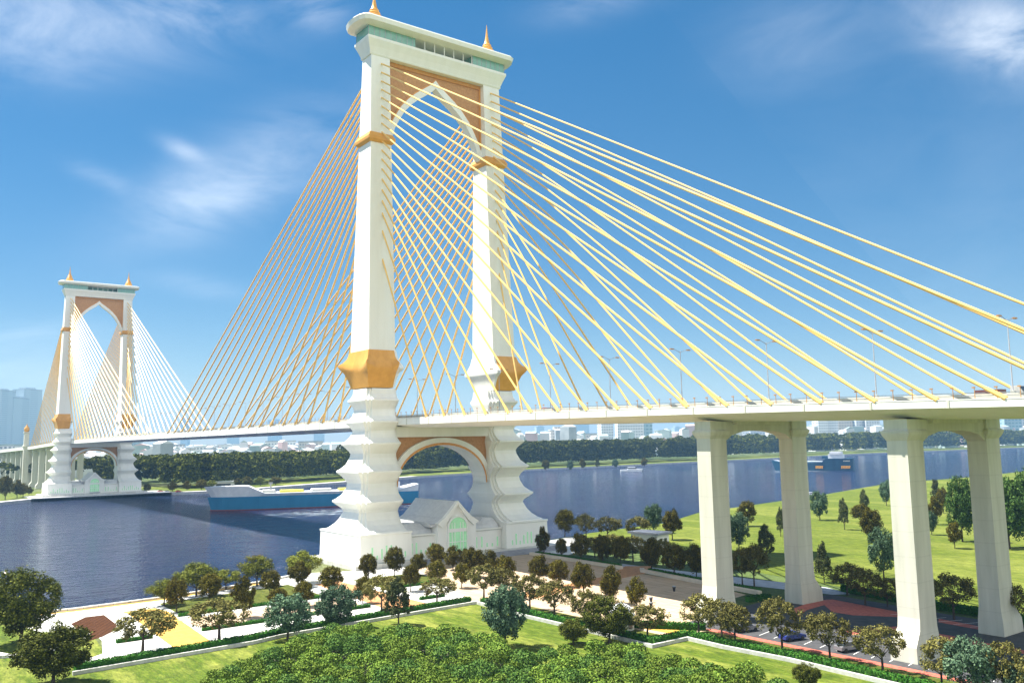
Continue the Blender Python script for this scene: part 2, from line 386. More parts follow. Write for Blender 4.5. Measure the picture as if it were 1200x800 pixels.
TOWER = empty('bridge_tower', (0, 0, 0))
tag(TOWER, 'large near white bridge tower with golden capitals and pointed arch beside the plaza', 'bridge tower', 'bridge towers')
def leg_dims(z):                             # half sizes and centre of the upper leg
    t = (z-59.2)/(125.4-59.2)
    return 5.9-2.2*t, 4.28-.82*t, 21.8-.9*t
def interp(z, tab):
    for (z0, *a), (z1, *b) in zip(tab, tab[1:]):
        if z0 <= z <= z1:
            t = (z-z0)/(z1-z0); return [p+(q-p)*t for p, q in zip(a, b)]
for s in (-1, 1):
    # upper shaft
    mb = MB(); rings = []
    for z in (59.5, 92, 124, 148.5, 150.19):
        ax, ay, yc = leg_dims(z); rings.append(rect_ring(ax, s*yc-ay, s*yc+ay, z))
    leg = mb.loft(rings).build('leg', WHITE, TOWER)
    # golden waist band, slightly flared with raised corners
    mb = MB(); rings = []
    for z, o in ((122.6, .25), (123.4, .9), (124.2, 1.0), (125.6, .35)):
        ax, ay, yc = leg_dims(z); rings.append(rect_ring(ax+o, s*yc-ay-o, s*yc+ay+o, z))
    mb.loft(rings).build('waist_band', GOLD, leg)
    # golden lotus capital: eight point plan, corners drawn out to petals
    mb = MB(); rings = []
    prof = [(49.2, 3.95, 3.95), (51.5, 4.6, 4.5), (53.4, 5.45, 4.95), (54.0, 6.3, 5.1), (54.6, 6.75, 5.15), (55.2, 6.6, 5.2), (56.4, 5.7, 5.0), (58, 4.9, 4.65), (60.0, 4.42, 4.42)]
    for z, c, m in prof:
        yc = 21.9 if z > 54 else 21.9+.2*(54-z)/5; k = 1.38; up = (c-m)*.9
        out = [(-k*c, -c), (-k*m*.5, -m), (0, -m), (k*m*.5, -m), (k*c, -c), (k*m, -m*.5), (k*m, 0), (k*m, m*.5), (k*c, c), (k*m*.5, m), (0, m), (-k*m*.5, m), (-k*c, c), (-k*m, m*.5), (-k*m, 0), (-k*m, -m*.5)]
        ring = []
        for i, (x, y) in enumerate(out):
            inner = y*s < 0
            yy = math.copysign(min(abs(y), 3.9), y) if inner else y
            ring.append((x, s*yc+yy, z+(up if i % 4 == 0 else 0)))
        rings.append(ring)
    mb.loft(rings).build('capital', GOLD, leg, smooth=28)
    # white pilaster closing the capital towards the roadway
    mb = MB(); rings = []
    for z, c, m in prof:
        yc = 21.9 if z > 54 else 21.9+.2*(54-z)/5
        a, b = sorted((s*(yc-3.91), s*(yc-4.3-.35*(c-3.9))))
        rings.append(rect_ring(1.38*c+.04, a, b, z))
    mb.loft(rings).build('inner_pilaster', WHITE, leg, smooth=30)
    # stacked tiers below the deck level
    tab = [(8.7, 8.0, 0.), (9.0, 7.95, 0), (9.4, 7.2, .0), (10.6, 6.15, 0), (12, 5.4, 0), (14.0, 4.7, 0), (14.9, 5.1, .15), (15.8, 6.2, .3), (16.7, 7.15, .4), (17.1, 7.15, .4), (17.5, 6.5, .3), (18.8, 5.2, .15), (20.8, 4.4, .0), (22.0, 4.25, 0),
           (22.9, 4.7, .15), (24.2, 5.7, .3), (25.1, 6.65, .4), (25.5, 6.65, .4), (26.0, 5.9, .3), (27.2, 4.8, .15), (29.2, 4.05, .0), (30.3, 3.9, 0), (31.1, 4.3, .15), (32.2, 5.2, .3), (33.0, 6.0, .4), (33.4, 6.0, .4), (33.8, 5.3, .3), (34.9, 4.4, .1), (36.2, 3.8, 0), (36.9, 3.72, 0),
           (37.6, 4.05, .1), (38.5, 4.7, .25), (39.2, 5.35, .35), (39.6, 5.35, .35), (40.0, 4.75, .25), (41.1, 4.0, .1), (42.4, 3.7, 0), (43.0, 3.66, 0), (43.7, 3.95, .1), (44.7, 4.55, .25), (45.4, 5.1, .3), (45.8, 5.1, .3), (46.2, 4.55, .2), (47.4, 4.0, .1), (49.0, 3.85, 0)]
    mb = MB(); rings = []
    for z, t, bi in tab:
        yc = 24.3+(22.1-24.3)*min(1, max(0, (z-8.8)/36)); yo = yc+t; yi = 16.45-bi
        a, b = (yi, yo) if s > 0 else (-yo, -yi)
        rings.append(rect_ring(t*(1.38+.2*max(0, min(1, (13-z)/4))), a, b, z, .155*t))
    mb.loft(rings).build('tiered_pedestal', WHITE, leg)
    # base block with narrow lit windows
    y0, y1 = (16.3, 32.3) if s > 0 else (-32.3, -16.3)
    mb = MB().loft([rect_ring(13.2, y0-.0, y1+(.3 if s > 0 else 0), -3), rect_ring(13.0, y0, y1, 1.2), rect_ring(12.75, y0+.1, y1-.1, 8.2), rect_ring(13.1, y0-.0, y1+.0, 8.35), rect_ring(13.1, y0, y1, 8.8)])
    base = mb.build('base_block', WHITE, TOWER)
    for j in range(9):
        yy = y0+2.2+j*1.45
        w = MB().box(12.80, 13.02, yy-.2, yy+.2, 2.0, (3.4, 5.2, 3.0, 4.6, 5.4, 5.4, 3.2, 4.4, 3.4)[j]); w.build('window', LGLASS, base)
        w = MB().box(-13.02, -12.80, yy-.2, yy+.2, 1.9, 5.2); w.build('window', LGLASS, base)
# head beam
top = MB().loft([rect_ring(x, -y, y, z) for z, x, y in ((150.2, 2.98, 24.1), (150.7, 3.2, 24.3), (150.8, 3.05, 24.15), (152.6, 3.7, 24.8), (154.6, 4.6, 25.6), (155.4, 4.6, 25.6))]).build('head_beam', WHITE, TOWER)
gal = MB()
gal.box(-4.0, 4.0, -25.2, -9, 155.4, 158.6); gal.box(-4.0, 4.0, 12.5, 25.2, 155.4, 158.6)
gal.box(-4.0, -3.6, -9, 12.5, 155.4, 158.6)
gal = gal.build('viewing_gallery', GGLASS, TOWER)
mb = MB()
for y in [-25.2+k*1.9 for k in range(9)]+[12.5+k*1.81 for k in range(8)]:
    for x in (-4.02, 4.02): mb.box(x-.05, x+.05, y-.07, y+.07, 155.4, 158.6)
mb.build('mullions', METAL, gal)
mb = MB()
for y in (-9, -5.4, -1.8, 1.8, 5.4, 9, 12.4):
    mb.tube((3.7, y, 155.4), (3.7, y, 158.6), .16)
mb.build('balcony_columns', WHITE, gal)
ring = lambda ox, oy, z: [(ox*math.cos(a)*(1 if abs(math.cos(a)) < 0 else 1), oy*1., z) for a in (0,)]
def stadium(hx, hy, z, n=7):
    """plan of the roof: long sides straight, ends bowed"""
    pts = []
    for k in range(n+1):
        a = -math.pi/2+math.pi*k/n; pts.append((hx*math.sin(a), hy+2.6*math.cos(a)*hx/6, z))
    for k in range(n+1):
        a = math.pi/2-math.pi*k/n; pts.append((hx*math.sin(a), -hy-2.6*math.cos(a)*hx/6, z))
    return pts
MB().loft([stadium(4.4, 25.0, 158.6), stadium(6.6, 26.0, 159.3), stadium(6.9, 26.3, 160.6), stadium(6.5, 26.0, 161.1), stadium(5.2, 25, 161.2)]).build('roof_slab', WHITE, TOWER)
for s in (-1, 1):
    prof = [(2.9, 161.15), (2.9, 162.2), (2.6, 162.4), (2.7, 163.1), (2.2, 163.4), (2.3, 164.0), (1.75, 164.4), (1.85, 165.0), (1.4, 165.4), (1.45, 165.9), (1.0, 166.5), (.7, 167.6), (.42, 169.2), (.22, 171.2), (.06, 173.2)]
    MB().lathe(prof, 0, s*21.2, 18).build('spire', GOLD, TOWER, smooth=35)
# upper portal: ochre spandrels and a pointed arch moulding
def ogee(ap, sp, w, n=26):
    pts = []
    base = [(0, 1.0), (.045, .955), (.12, .895), (.25, .815), (.42, .705), (.58, .58), (.73, .43), (.86, .24), (.95, .09), (1, -.05)]
    half = [(w*a, sp+(ap-sp)*b) for a, b in base]
    return [(-y, z) for y, z in half[::-1]]+half[1:]
inn, out = ogee(145.4, 127.6, 15.7), ogee(148.0, 128.4, 17.15)
MB().strip_x(inn, out, -1.4, 1.4).build('arch_moulding', WHITE, TOWER)
e1, e2 = ogee(148.0, 128.4, 17.15), ogee(148.5, 128.7, 17.45)
MB().strip_x(e1, e2, -1.2, 1.2).build('arch_edging', ORANGE, TOWER)
mb = MB()
for s in (-1, 1):
    pts = [(s*y, z) for y, z in e2 if y >= -0.01]
    n = len(pts); topp = [(p[0], 150.18) for p in pts]
    mb.strip_x(pts, topp, -.8, .8)
mb.build('spandrel_panel', BROWN, TOWER)
mb = MB()
for s in (-1, 1): mb.box(-1.2, 1.2, min(s*16.9, s*17.9), max(s*16.9, s*17.9), 128.9, 150.17)
mb.box(-1.15, 1.15, -16.89, 16.89, 149.0, 150.16)
mb.build('panel_frame', ORANGE, TOWER)
for s in (-1, 1):                               # carved springer brackets
    MB().loft([rect_ring(1.3, *sorted((s*17.9, s*(17.6-d))), z) for z, d in ((122.8, .2), (124.5, .9), (126.2, 1.9), (127.5, 2.3), (128.2, 1.9))]).build('springer_bracket', WHITE, TOWER)
# lower portal under the deck
MB().box(-4.0, 4.0, -16.6, 16.6, 34.9, 37.9).build('lower_beam', WHITE, TOWER)
def rarch(ap, sp, w, n=24):
    return [(w*math.cos(math.pi-math.pi*k/n), sp+(ap-sp)*math.sin(math.pi*k/n)**.92) for k in range(n+1)]
i2, o2, o3 = rarch(32.4, 20.5, 15.6), rarch(34.6, 22.3, 17.0), rarch(33.1, 20.8, 15.95)
MB().strip_x(i2, o2, -3.6, 3.6).build('lower_arch_moulding', WHITE, TOWER)
for a in (-3.75, 3.61): MB().strip_x([(y*1.002, z+.02) for y, z in i2], o3, a, a+.14).build('lower_arch_edging', ORANGE, TOWER)
mb = MB()
tp = [(p[0], 34.89) for p in o2]; mb.strip_x(o2[0:], tp, -2.6, 2.6)
mb.build('lower_spandrel_panel', BROWN, TOWER)
FAR = copy_tree(TOWER); FAR.location = (-500, 0, 0)
tag(FAR, 'smaller looking far white bridge tower across the river, hazy at left', 'bridge tower')

# deck -----------------------------------------------------------------
DECK = empty('bridge_deck', (0, 0, 40)); tag(DECK, 'long white bridge deck carried by golden stay cables over the river', 'bridge deck')
xs = [300-20*k for k in range(26)]+[-220-20*k for k in range(60)]
def fas(x):
    return -min(2.6, max(1.1, 1.1+(176-x)*.0049))
def ext(poly_fn, name, mats, smooth=None):
    mb = MB(); mb.loft([[(x, y, z+zt(x)-40) for y, z in poly_fn] for x in xs]); return mb.build(name, mats, DECK, smooth=smooth)
mb = MB(); mb.loft([[(x, y, z+zt(x)-40) for y, z in ((-17.0, fas(x)), (-17.0, -.15), (-16.4, -.1), (-16.4, -.45), (16.4, -.45), (16.4, -.1), (17.0, -.15), (17.0, fas(x)), (12.8, min(-2.4, fas(x)-.25)), (8, min(-2.7, fas(x)-.3)), (-8, min(-2.7, fas(x)-.3)), (-12.8, min(-2.4, fas(x)-.25)))] for x in xs]); mb.build('girder', WHITE, DECK)
ext([(-16.39, -.44), (-16.39, -.40), (16.39, -.40), (16.39, -.44)], 'road_surface', ASPH)
for s in (-1, 1):
    a, b = sorted((s*16.4, s*17.04)); ext([(a, -.09), (a, .05), (b, .05), (b, -.09)], 'coping', WHITE)
    a, b = sorted((s*14.9, s*15.3)); ext([(a, -.39), (a+.05, .75), (b-.05, .75), (b, -.39)], 'traffic_barrier', CONC)
ext([(-.3, -.39), (-.12, .7), (.12, .7), (.3, -.39)], 'median_barrier', CONC)
for s in (-1, 1):
    for h in (.45, .85):
        mb = MB(); mb.loft([[(x, s*16.7-.05, h+zt(x)-.04-40), (x, s*16.7+.05, h+zt(x)-.04-40), (x, s*16.7+.05, h+zt(x)+.06-40), (x, s*16.7-.05, h+zt(x)+.06-40)] for x in xs]); mb.build('guard_rail', METAL, DECK)
# lane markings as one painted part
mb = MB()
for k in range(110):
    x = 290-k*12
    for y in (-11, -7.4, -3.8, 3.8, 7.4, 11): mb.add([(x, y-.08, zt(x)-40-.392), (x-4, y-.08, zt(x-4)-40-.392), (x-4, y+.08, zt(x-4)-40-.392), (x, y+.08, zt(x)-40-.392)], [(0, 1, 2, 3)])
mb.build('lane_marking', PAINT, DECK)
# fascia joint ledges (short steps along the edge)
mb = MB()
for k in range(40):
    x = 178-k*11.9
    mb.box(x-.18, x+.18, -17.08, -17.005, zt(x)-40+fas(x)-.05, zt(x)-40-.1)
mb.build('fascia_joint', CONC, DECK)

# short posts along the parapet
LAMPM = simple('pale_galvanised_steel', (.42, .43, .44), (.5, .51, .52), 2, .5)
pm = MB().tube((0, 0, 0), (0, 0, 1.55), .06, .05, 6); pm.box(-.32, .1, -.09, .09, 1.48, 1.66)
pm.cur = 0
post0 = None
for k in range(96):
    x = 175.8-k*3.0; o = pm.build('parapet_lamp_post', RUST) if post0 is None else post0.copy()
    if post0 is None: post0 = o
    else: COL.objects.link(o)
    o.location = (x, -16.75, zt(x)+.05)
    tag(o, 'short orange parapet lamp post on the near edge of the bridge deck', 'lamp post', 'short orange posts along the near parapet')
# tall double arm street lamps on the median
lamp0 = empty('street_lamp', (0, 0, 0)); tag(lamp0, 'x', 'street lamp', 'double arm street lamps along the deck median')
MB().tube((0, 0, 0), (0, 0, 12), .11, .07, 8).build('pole', LAMPM, lamp0)
MB().box(-.3, .3, -.3, .3, 0, .9).build('pole_base', CONC, lamp0)
for s in (-1, 1):
    a = MB().tube((0, 0, 11.6), (0, s*1.9, 12.3), .06, .05, 6); a.tube((0, s*1.9, 12.3), (0, s*2.3, 12.3), .05, .05, 6); a = a.build('arm', METAL, lamp0)
    MB().box(-.2, .2, min(s*2.1, s*3.1), max(s*2.1, s*3.1), 12.15, 12.38).build('lamp_head', RUST, a)
lx = [167.6-22.4*k for k in range(28)]
for i, x in enumerate(lx):
    o = lamp0 if i == 0 else copy_tree(lamp0); o.location = (x, 0, zt(x)+.66)
    o['label'] = f'double arm street lamp on the deck median, {ordn(i)} from the right end'

# stay cables -----------------------------------------------------------
CAB_Z = [148, 145.2, 142.4, 139.7, 137.1, 134.4, 131.7, 129.0, 126.2, 123.4, 120.5, 117.7, 114.7, 111.5, 108.2, 104.8, 101, 95.6, 87]
CAB_X = [193, 183.5, 173.9, 164.5, 155, 145.6, 136, 126.5, 117, 107.5, 98.3, 88.6, 79.1, 69.2, 60.2, 50.8, 41.2, 31.3, 22]
for tx, tn in ((0, 'near tower'), (-500, 'far tower')):
    for s, ln in ((-1, 'left leg'), (1, 'right leg')):
        for dr in (1, -1):
            side = ('approach deck' if dr > 0 else 'river span') if tx == 0 else ('river span' if dr > 0 else 'far bank')
            for i, (cz, cx) in enumerate(zip(CAB_Z, CAB_X)):
                ax, ay, yc = leg_dims(cz)
                if (tx == 0 and dr < 0) or (tx < 0 and dr > 0): cx = 22+(cx-22)*1.24
                p0 = Vector((tx+dr*(ax-.15), s*yc*.985, cz)); x1 = tx+dr*cx; p1 = Vector((x1, s*16.72, zt(x1)-.05))
                r = .25 if (tx == 0 and dr > 0) else .31
                mb = MB(); d = (p1-p0); L = d.length
                mb.tube(p0, p1, r, r, 8)
                mb.tube(p1-d*(3.0/L), p1, r*1.15, r*1.7, 8)
                o = mb.build('stay_cable', GOLDC, smooth=40)
                tag(o, f'{ordn(i)} highest golden stay cable from the {tn} {ln} to the {side}', 'stay cable', f'stay cables of the {tn}')

# piers -----------------------------------------------------------------
PIER = empty('bridge_pier', (118.65, 0, 0)); zc = zt(118.65)-2.75
def pier(name, x, lab, grp):
    top = zt(x)-2.72
    e = empty(name, (x, 0, 0)); tag(e, lab, 'bridge pier', grp)
    for s in (-1, 1):
        col = MB(); o = s
        yi, yo = 12.4-2.3, 12.4+2.3
        rings = []
        for z, hx, ei, eo in ((-.5, 2.1, .2, 2.1), (2.2, 2.0, .15, 2.0), (4.4, 1.75, .05, .25), (6.0, 1.72, 0, .05), (top-3.2, 1.62, 0, 0)):
            a, b = sorted((s*(yi-ei), s*(yo+eo))); rings.append(rect_ring(hx, a, b, z))
        col.loft(rings).build('column', CONC, e)
        a, b = sorted((s*yi, s*yo)); c = MB().loft([rect_ring(hx, a-o_, b+o_, z) for z, hx, o_ in ((top-3.2, 1.64, .02), (top-2.5, 2.1, .35), (top-2.1, 2.25, .5), (top-1.8, 2.25, .5), (top-1.5, 1.9, .1), (top, 1.9, .1))])
        c.build('column_head', CONC, e)
    q = [(-10, top-3.6), (-8.2, top-2.6), (-5, top-1.95), (-2, top-1.8), (2, top-1.8), (5, top-1.95), (8.2, top-2.6), (10, top-3.6), (10, top-.02), (-10, top-.02)]
    MB().prism_x(q, -1.5, 1.5).build('crossbeam', CONC, e)
    MB().box(-2.3, 2.3, -7.9, 7.9, top-.6, top+.01).build('bearing_shelf', CONC, e)
    return e
bpy.data.objects.remove(PIER)
pier('bridge_pier', 118.65, 'twin column concrete pier standing at the edge of the cream plaza', 'bridge piers')
pier('bridge_pier', 156.7, 'twin column concrete pier standing in the parking lot, rightmost pier', 'bridge piers')
for k in range(13):
    pier('bridge_pier', -618.65-38*k, f'distant twin column pier on the far bank, {ordn(k)} beyond the far tower', 'bridge piers')

# far approach pylon with golden dome
e = empty('domed_pylon', (-716, -17.6, 0)); tag(e, 'tall grey pylon with golden dome beside the far approach deck', 'pylon')
MB().loft([rect_ring(2.4, -2.4, 2.4, -.5), rect_ring(2.2, -2.2, 2.2, 36), rect_ring(2.9, -2.9, 2.9, 37), rect_ring(2.9, -2.9, 2.9, 38), rect_ring(2.1, -2.1, 2.1, 38.5), rect_ring(2.0, -2.0, 2.0, 49.5), rect_ring(2.5, -2.5, 2.5, 50), rect_ring(2.5, -2.5, 2.5, 51)]).build('shaft', CONC, e)
MB().lathe([(1.5, 51), (2.3, 52.2), (2.5, 53.5), (2.1, 55), (1.2, 56.2), (.5, 57.4), (.15, 59)], 0, 0, 14).build('dome', GOLD, e, smooth=40)

# hall between the legs ---------------------------------------------------
def hall(x0, lab):
    e = empty('entrance_hall', (x0, -.8, 0)); tag(e, lab, 'hall', 'halls between the tower legs')
    w = 6.6
    gab = [(-w, -2.5), (w, -2.5), (w, 9.4), (4.2, 11.0), (2.0, 13.2), (0, 15.4), (-2.0, 13.2), (-4.2, 11.0), (-w, 9.4)]
    wall = MB().prism_x(gab, -10.5, 12.2).build('wall', WHITE, e)
    # concave roof with upturned eaves
    outl = [(-9.4, 10.6), (-8.6, 9.6), (-6.9, 9.9), (-4.4, 11.5), (-2.1, 13.8), (0, 16.1), (2.1, 13.8), (4.4, 11.5), (6.9, 9.9), (8.6, 9.6), (9.4, 10.6)]
    inl = [(y*.985, z-.55) for y, z in outl]
    MB().strip_x(inl, outl, -11.6, 11.4).build('roof', ROOFG, e)
    outl2 = [(y*1.04, z+.12) for y, z in outl[2:-2]]; inl2 = [(y*.8, z-.95) for y, z in outl[2:-2]]
    MB().strip_x(inl2, outl2, 11.41, 12.9).build('bargeboard', WHITE, e)
    # arched window, mullioned, front and back
    for sx in (1,):
        arc = [(3.1*math.cos(math.pi*k/16), 8.0+3.5*math.sin(math.pi*k/16)**.8) for k in range(17)]
        p = [(3.1, 1.9)]+arc+[(-3.1, 1.9)]
        win = MB().prism_x(p, 12.21, 12.32).build('window', LGLASS, e)
        f = MB().strip_x(p, [(y*1.16, z*1.0+(.5 if z > 8 else 0)) for y, z in p], 12.2, 12.75); f = f.build('frame', WHITE, win)
        m = MB()
        for y in (-1.9, -.95, .95, 1.9): m.box(12.33, 12.45, y-.1, y+.1, 1.9, 10.0)
        m.box(12.33, 12.47, -3.1, 3.1, 7.3, 8.3); m.box(12.33, 12.46, -3.1, 3.1, 4.4, 4.6)
        m.build('mullions', WHITE, win)
    # wings to either side
    for s in (-1, 1):
        a, b = sorted((s*6.61, s*(16.25+.8*(-s if s < 0 else 1)*0+(.8 if s > 0 else -.8))))
        wg = MB().box(-9.5, 10.2, a, b, -2.5, 6.6)
        for z, o in ((6.6, .3), (6.85, .75), (7.15, .75)): pass
        wg.loft([rect_ring(10.3+o, a-.0, b, z) for z, o in ((6.61, -.1), (7.0, .5), (7.35, .5), (7.36, .1))])
        wg = wg.build('wing', WHITE, e)
        mb = MB()
        mb.loft([rect_ring(10.3-o, a+.3, b-.3, z) for z, o in ((7.37, 1.0), (8.4, 1.6), (9.6, 3.6), (10.0, 4.2))]); mb.build('wing_roof', ROOFG, e)
        n = 5
        for j in range(n):
            yy = a+1.4+j*(b-a-2.8)/(n-1)
            MB().box(10.21, 10.32, yy-.2, yy+.2, 1.9, (5.0, 5.0, 3.0, 2.8, 4.6)[j]).build('window', LGLASS, wg)
    MB().box(12.0, 15.5, -3.4, 3.4, 1.1, 1.5).build('porch_step', STEP, e)
    return e
hall(0, 'white gabled entrance hall with green arched window, under the near tower arch')
hall(-500, 'distant white gabled hall with green arched window, under the far tower arch')
def terrace(x0, lab):
    e = empty('terrace', (x0, 0, 0)); tag(e, lab, 'terrace', 'terraces at the tower feet')
    MB().box(-15, 15.8, -35, 35, -5, 1.1).build('plinth', WPAVE, e)
    mb = MB()
    for k in range(5): mb.box(15.8, 15.81+.85*(5-k), -16+k*.0, 33, -.5+.0, -.0+.22*k+.001*k)
    mb.build('steps', STEP, e)
    return e
terrace(0, 'white terrace with grey steps at the foot of the near tower')
e = empty('terrace', (-500, 0, 0)); tag(e, 'grey quay terrace at the foot of the far tower', 'terrace', 'terraces at the tower feet')
MB().box(-15, 24, -44, 52, -5, -.4).build('quay', ROOFG, e)
MB().box(-14.6, 16.5, -36, 36, -.39, .9).build('plinth', WPAVE, e)

# ================================================================== GROUND, RIVER
near_shore = [(60, -620), (38, -260), (22, -122), (24.5, -104), (23, -86), (17, -62), (9.5, -46), (-14, -36), (-15, 36), (-4, 46.7), (-10.6, 70), (-17.2, 116), (-39.5, 161.6), (-65.7, 290), (-104, 431), (-98, 513), (-111, 648), (-140, 1000), (-160, 2500), (-150, 9000)]
far_shore = [(-380, -9000), (-410, -620), (-430, -260), (-453, -66), (-476, -45), (-476, 53), (-470, 90), (-475, 118), (-571, 327), (-632, 528), (-640, 734), (-664, 1032), (-705, 1380), (-680, 1941), (-600, 4000), (-500, 9000)]
land = near_shore+[(9000, 9000), (9000, -620)]
sheet('ground', land, -.12, FIELD)
sheet('far_bank_ground', [(-9000, -9000), (-9000, 9000)]+far_shore[::-1], -.9, FIELD)
sheet('river_water', [(-700, -9000), (-900, 9000), (200, 9000), (300, -620), (300, -9000)], -3, WATER)
def bank(name, pts, z, m, w=1.2):           # stone edge from the land down to the bed
    mb = MB(); n = len(pts)
    for i in range(n-1):
        (x0, y0), (x1, y1) = pts[i], pts[i+1]
        mb.add([(x0, y0, z), (x1, y1, z), (x1, y1, -6), (x0, y0, -6)], [(0, 1, 2, 3)])
    return structure(mb.build(name, m))
bank('near_bank', near_shore, -.12, CURB); bank('far_bank', far_shore, -.9, GREYP)
def px(*pts): return [tuple(G(*p)[:2]) for p in pts]
LY = .004
# lawns
sheet('lawn', [(75, -37), (79, -85), (81, -114), (75, -124), (60, -140), (40, -200), (60, -320), (330, -320), (330, -28.4), (125, -28.4), (125, -37)], -.10, GRASS)
sheet('park_lawn', [(-3, 47), (17, 41), (33, 64), (60, 46), (92, 37), (118, 33), (145, 23.5), (200, 22), (420, 40), (600, 1500), (-120, 1500), (-111, 648), (-98, 513), (-104, 431), (-65.7, 290), (-39.5, 161), (-17, 116), (-10.6, 70)], -.10, PARKG)
sheet('island_surround', [(22, -122), (24.5, -104), (30, -104), (70, -107), (81, -114), (75, -124), (60, -140), (40, -160), (28, -170)], -.10, GRASS)
# promenade
sheet('promenade_paving', [(24.2, -117), (24.6, -104), (23.2, -86), (17.2, -62), (9.7, -46), (14, -36), (16, -20), (24, -18), (75.2, -37), (76.7, -80), (78.5, -88), (79.3, -111), (74, -111.5), (70.5, -107.5), (60, -105.5), (51, -105.3), (44, -113)], -.096, WPAVE)
sheet('plaza_paving', [(19.5, -20), (75.2, -37), (123, -37), (123, -28), (124, -21), (110, -8), (106, 11), (92, 15), (20.5, 18.5)], -.092, CREAM)
sheet('timber_deck', px((83, 730), (100, 722), (122, 719.5), (137, 731), (134, 738), (120, 745), (104, 750), (97, 742)), -.086, WOODP)
sheet('yellow_path', [(33.5, -96.5), (36, -96), (75, -97.3), (75, -91), (40, -89), (34, -90)], -.088, YELLOW)
sheet('quay_edge_path', [(24.3, -115), (24.8, -104), (23.4, -86), (17.4, -62), (18.9, -62), (25, -85.6), (26.4, -104), (25.6, -115)], -.080, YELLOW)
sheet('orange_path', [(28, -45.5), (28, -52), (75, -54.5), (75, -44.6)], -.084, OPAVE)
sheet('stone_walk', [(50, -90), (61, -88.5), (61, -56), (50, -54)], -.080, CREAM)
sheet('cross_path', [(72.5, -25), (66.8, 8), (58, 22), (62.5, 27), (70, 20), (72, 8), (79.5, -25)], -.084, OPAVE)
sheet('plaza_front_path', [(111, -22.2), (122.6, -20.2), (121.5, -28), (113.5, -29)], -.076, YELLOW)
sheet('grey_walk', [(22, 23), (62, 25), (112, 31), (120, 27.5), (118, 24), (90, 19.5), (62, 20.4), (21, 20.6)], -.088, GREYP)
sheet('riverside_terrace', [(-3, 46.6), (-4, 37), (20, 24), (30, 26), (24, 40), (6, 55), (-7, 62)], -.09, WPAVE)
for i, (y0, y1) in enumerate(((-89, -56), (-43.5, -24))):
    sheet('planting_bed', [(29, y0+1), (45, y0+1), (45, y1-1), (24 if i == 0 else 29, y1-1)], -.082, BEDG)
for y0, y1 in ((-104, -98), (-89.5, -55.5), (-43.8, -38)):
    sheet('planting_bed', [(63.2, y0), (64.4, y0), (64.4, y1), (63.2, y1)], -.079, BEDG)
sheet('verge', [(76.8, -36), (124, -36), (124, -28), (163, -27.4), (190, -27.4), (190, -21.3), (124.5, -21.8), (121, -30), (76.8, -31)], -.074, BEDG)
# parking lot
sheet('parking_asphalt', [(113, 9), (117, -20.6), (196, -19.4), (196, 21), (146, 21), (118, 24)], -.07, ASPH)
sheet('red_paving', [(122, -21.7), (123.6, -20.0), (196, -18.9), (196, -20.6)], -.064, RED)
sheet('red_paving', px((930, 712), (955, 703), (975, 701.5), (1052, 716), (1052, 722), (1000, 720), (975, 716), (966, 708), (945, 714), (935, 722)), -.062, RED)
sheet('red_paving', px((1100, 724), (1148, 733), (1148, 737), (1100, 728)), -.062, RED)
sheet('red_paving', px((990, 738), (1050, 733), (1120, 745), (1200, 761), (1200, 765), (1120, 751), (1055, 738), (1000, 743)), -.062, RED)
mb = MB()
for k in range(13):
    x = 137+k*2.9
    mb.add([(x, 13.4, -.058), (x+.14, 13.4, -.058), (x+2.2, 18.4, -.058), (x+2.06, 18.4, -.058)], [(0, 1, 2, 3)])
for k in range(22):
    x = 128+k*2.9
    mb.add([(x, -13.2, -.058), (x+.14, -13.2, -.058), (x+1.2, -18.2, -.058), (x+1.06, -18.2, -.058)], [(0, 1, 2, 3)])
structure(mb.build('parking_marking', PAINT))
# far bank strips
def offset_strip(name, pts, a, b, z, m):
    P_ = [np.array(p) for p in pts]; L_, R_ = [], []
    for i, p in enumerate(P_):
        d = P_[min(i+1, len(P_)-1)]-P_[max(i-1, 0)]; d = d/np.linalg.norm(d); n = np.array([-d[1], d[0]])
        L_.append(p+n*a); R_.append(p+n*b)
    mb = MB(); n = len(P_); mb.add([(*p, z) for p in L_]+[(*p, z) for p in R_], [(i, i+1, n+i+1, n+i) for i in range(n-1)])
    o = mb.build(name, m)
    if o.data.polygons[0].normal.z < 0: o.data.flip_normals()
    return structure(o)
offset_strip('far_promenade', far_shore[1:9], .5, 9, -.88, WPAVE)
offset_strip('far_lawn', far_shore[1:-1], 9.1, 120, -.876, PARKG)
offset_strip('far_bank_grass', far_shore[8:-1], .5, 9, -.88, PARKG)

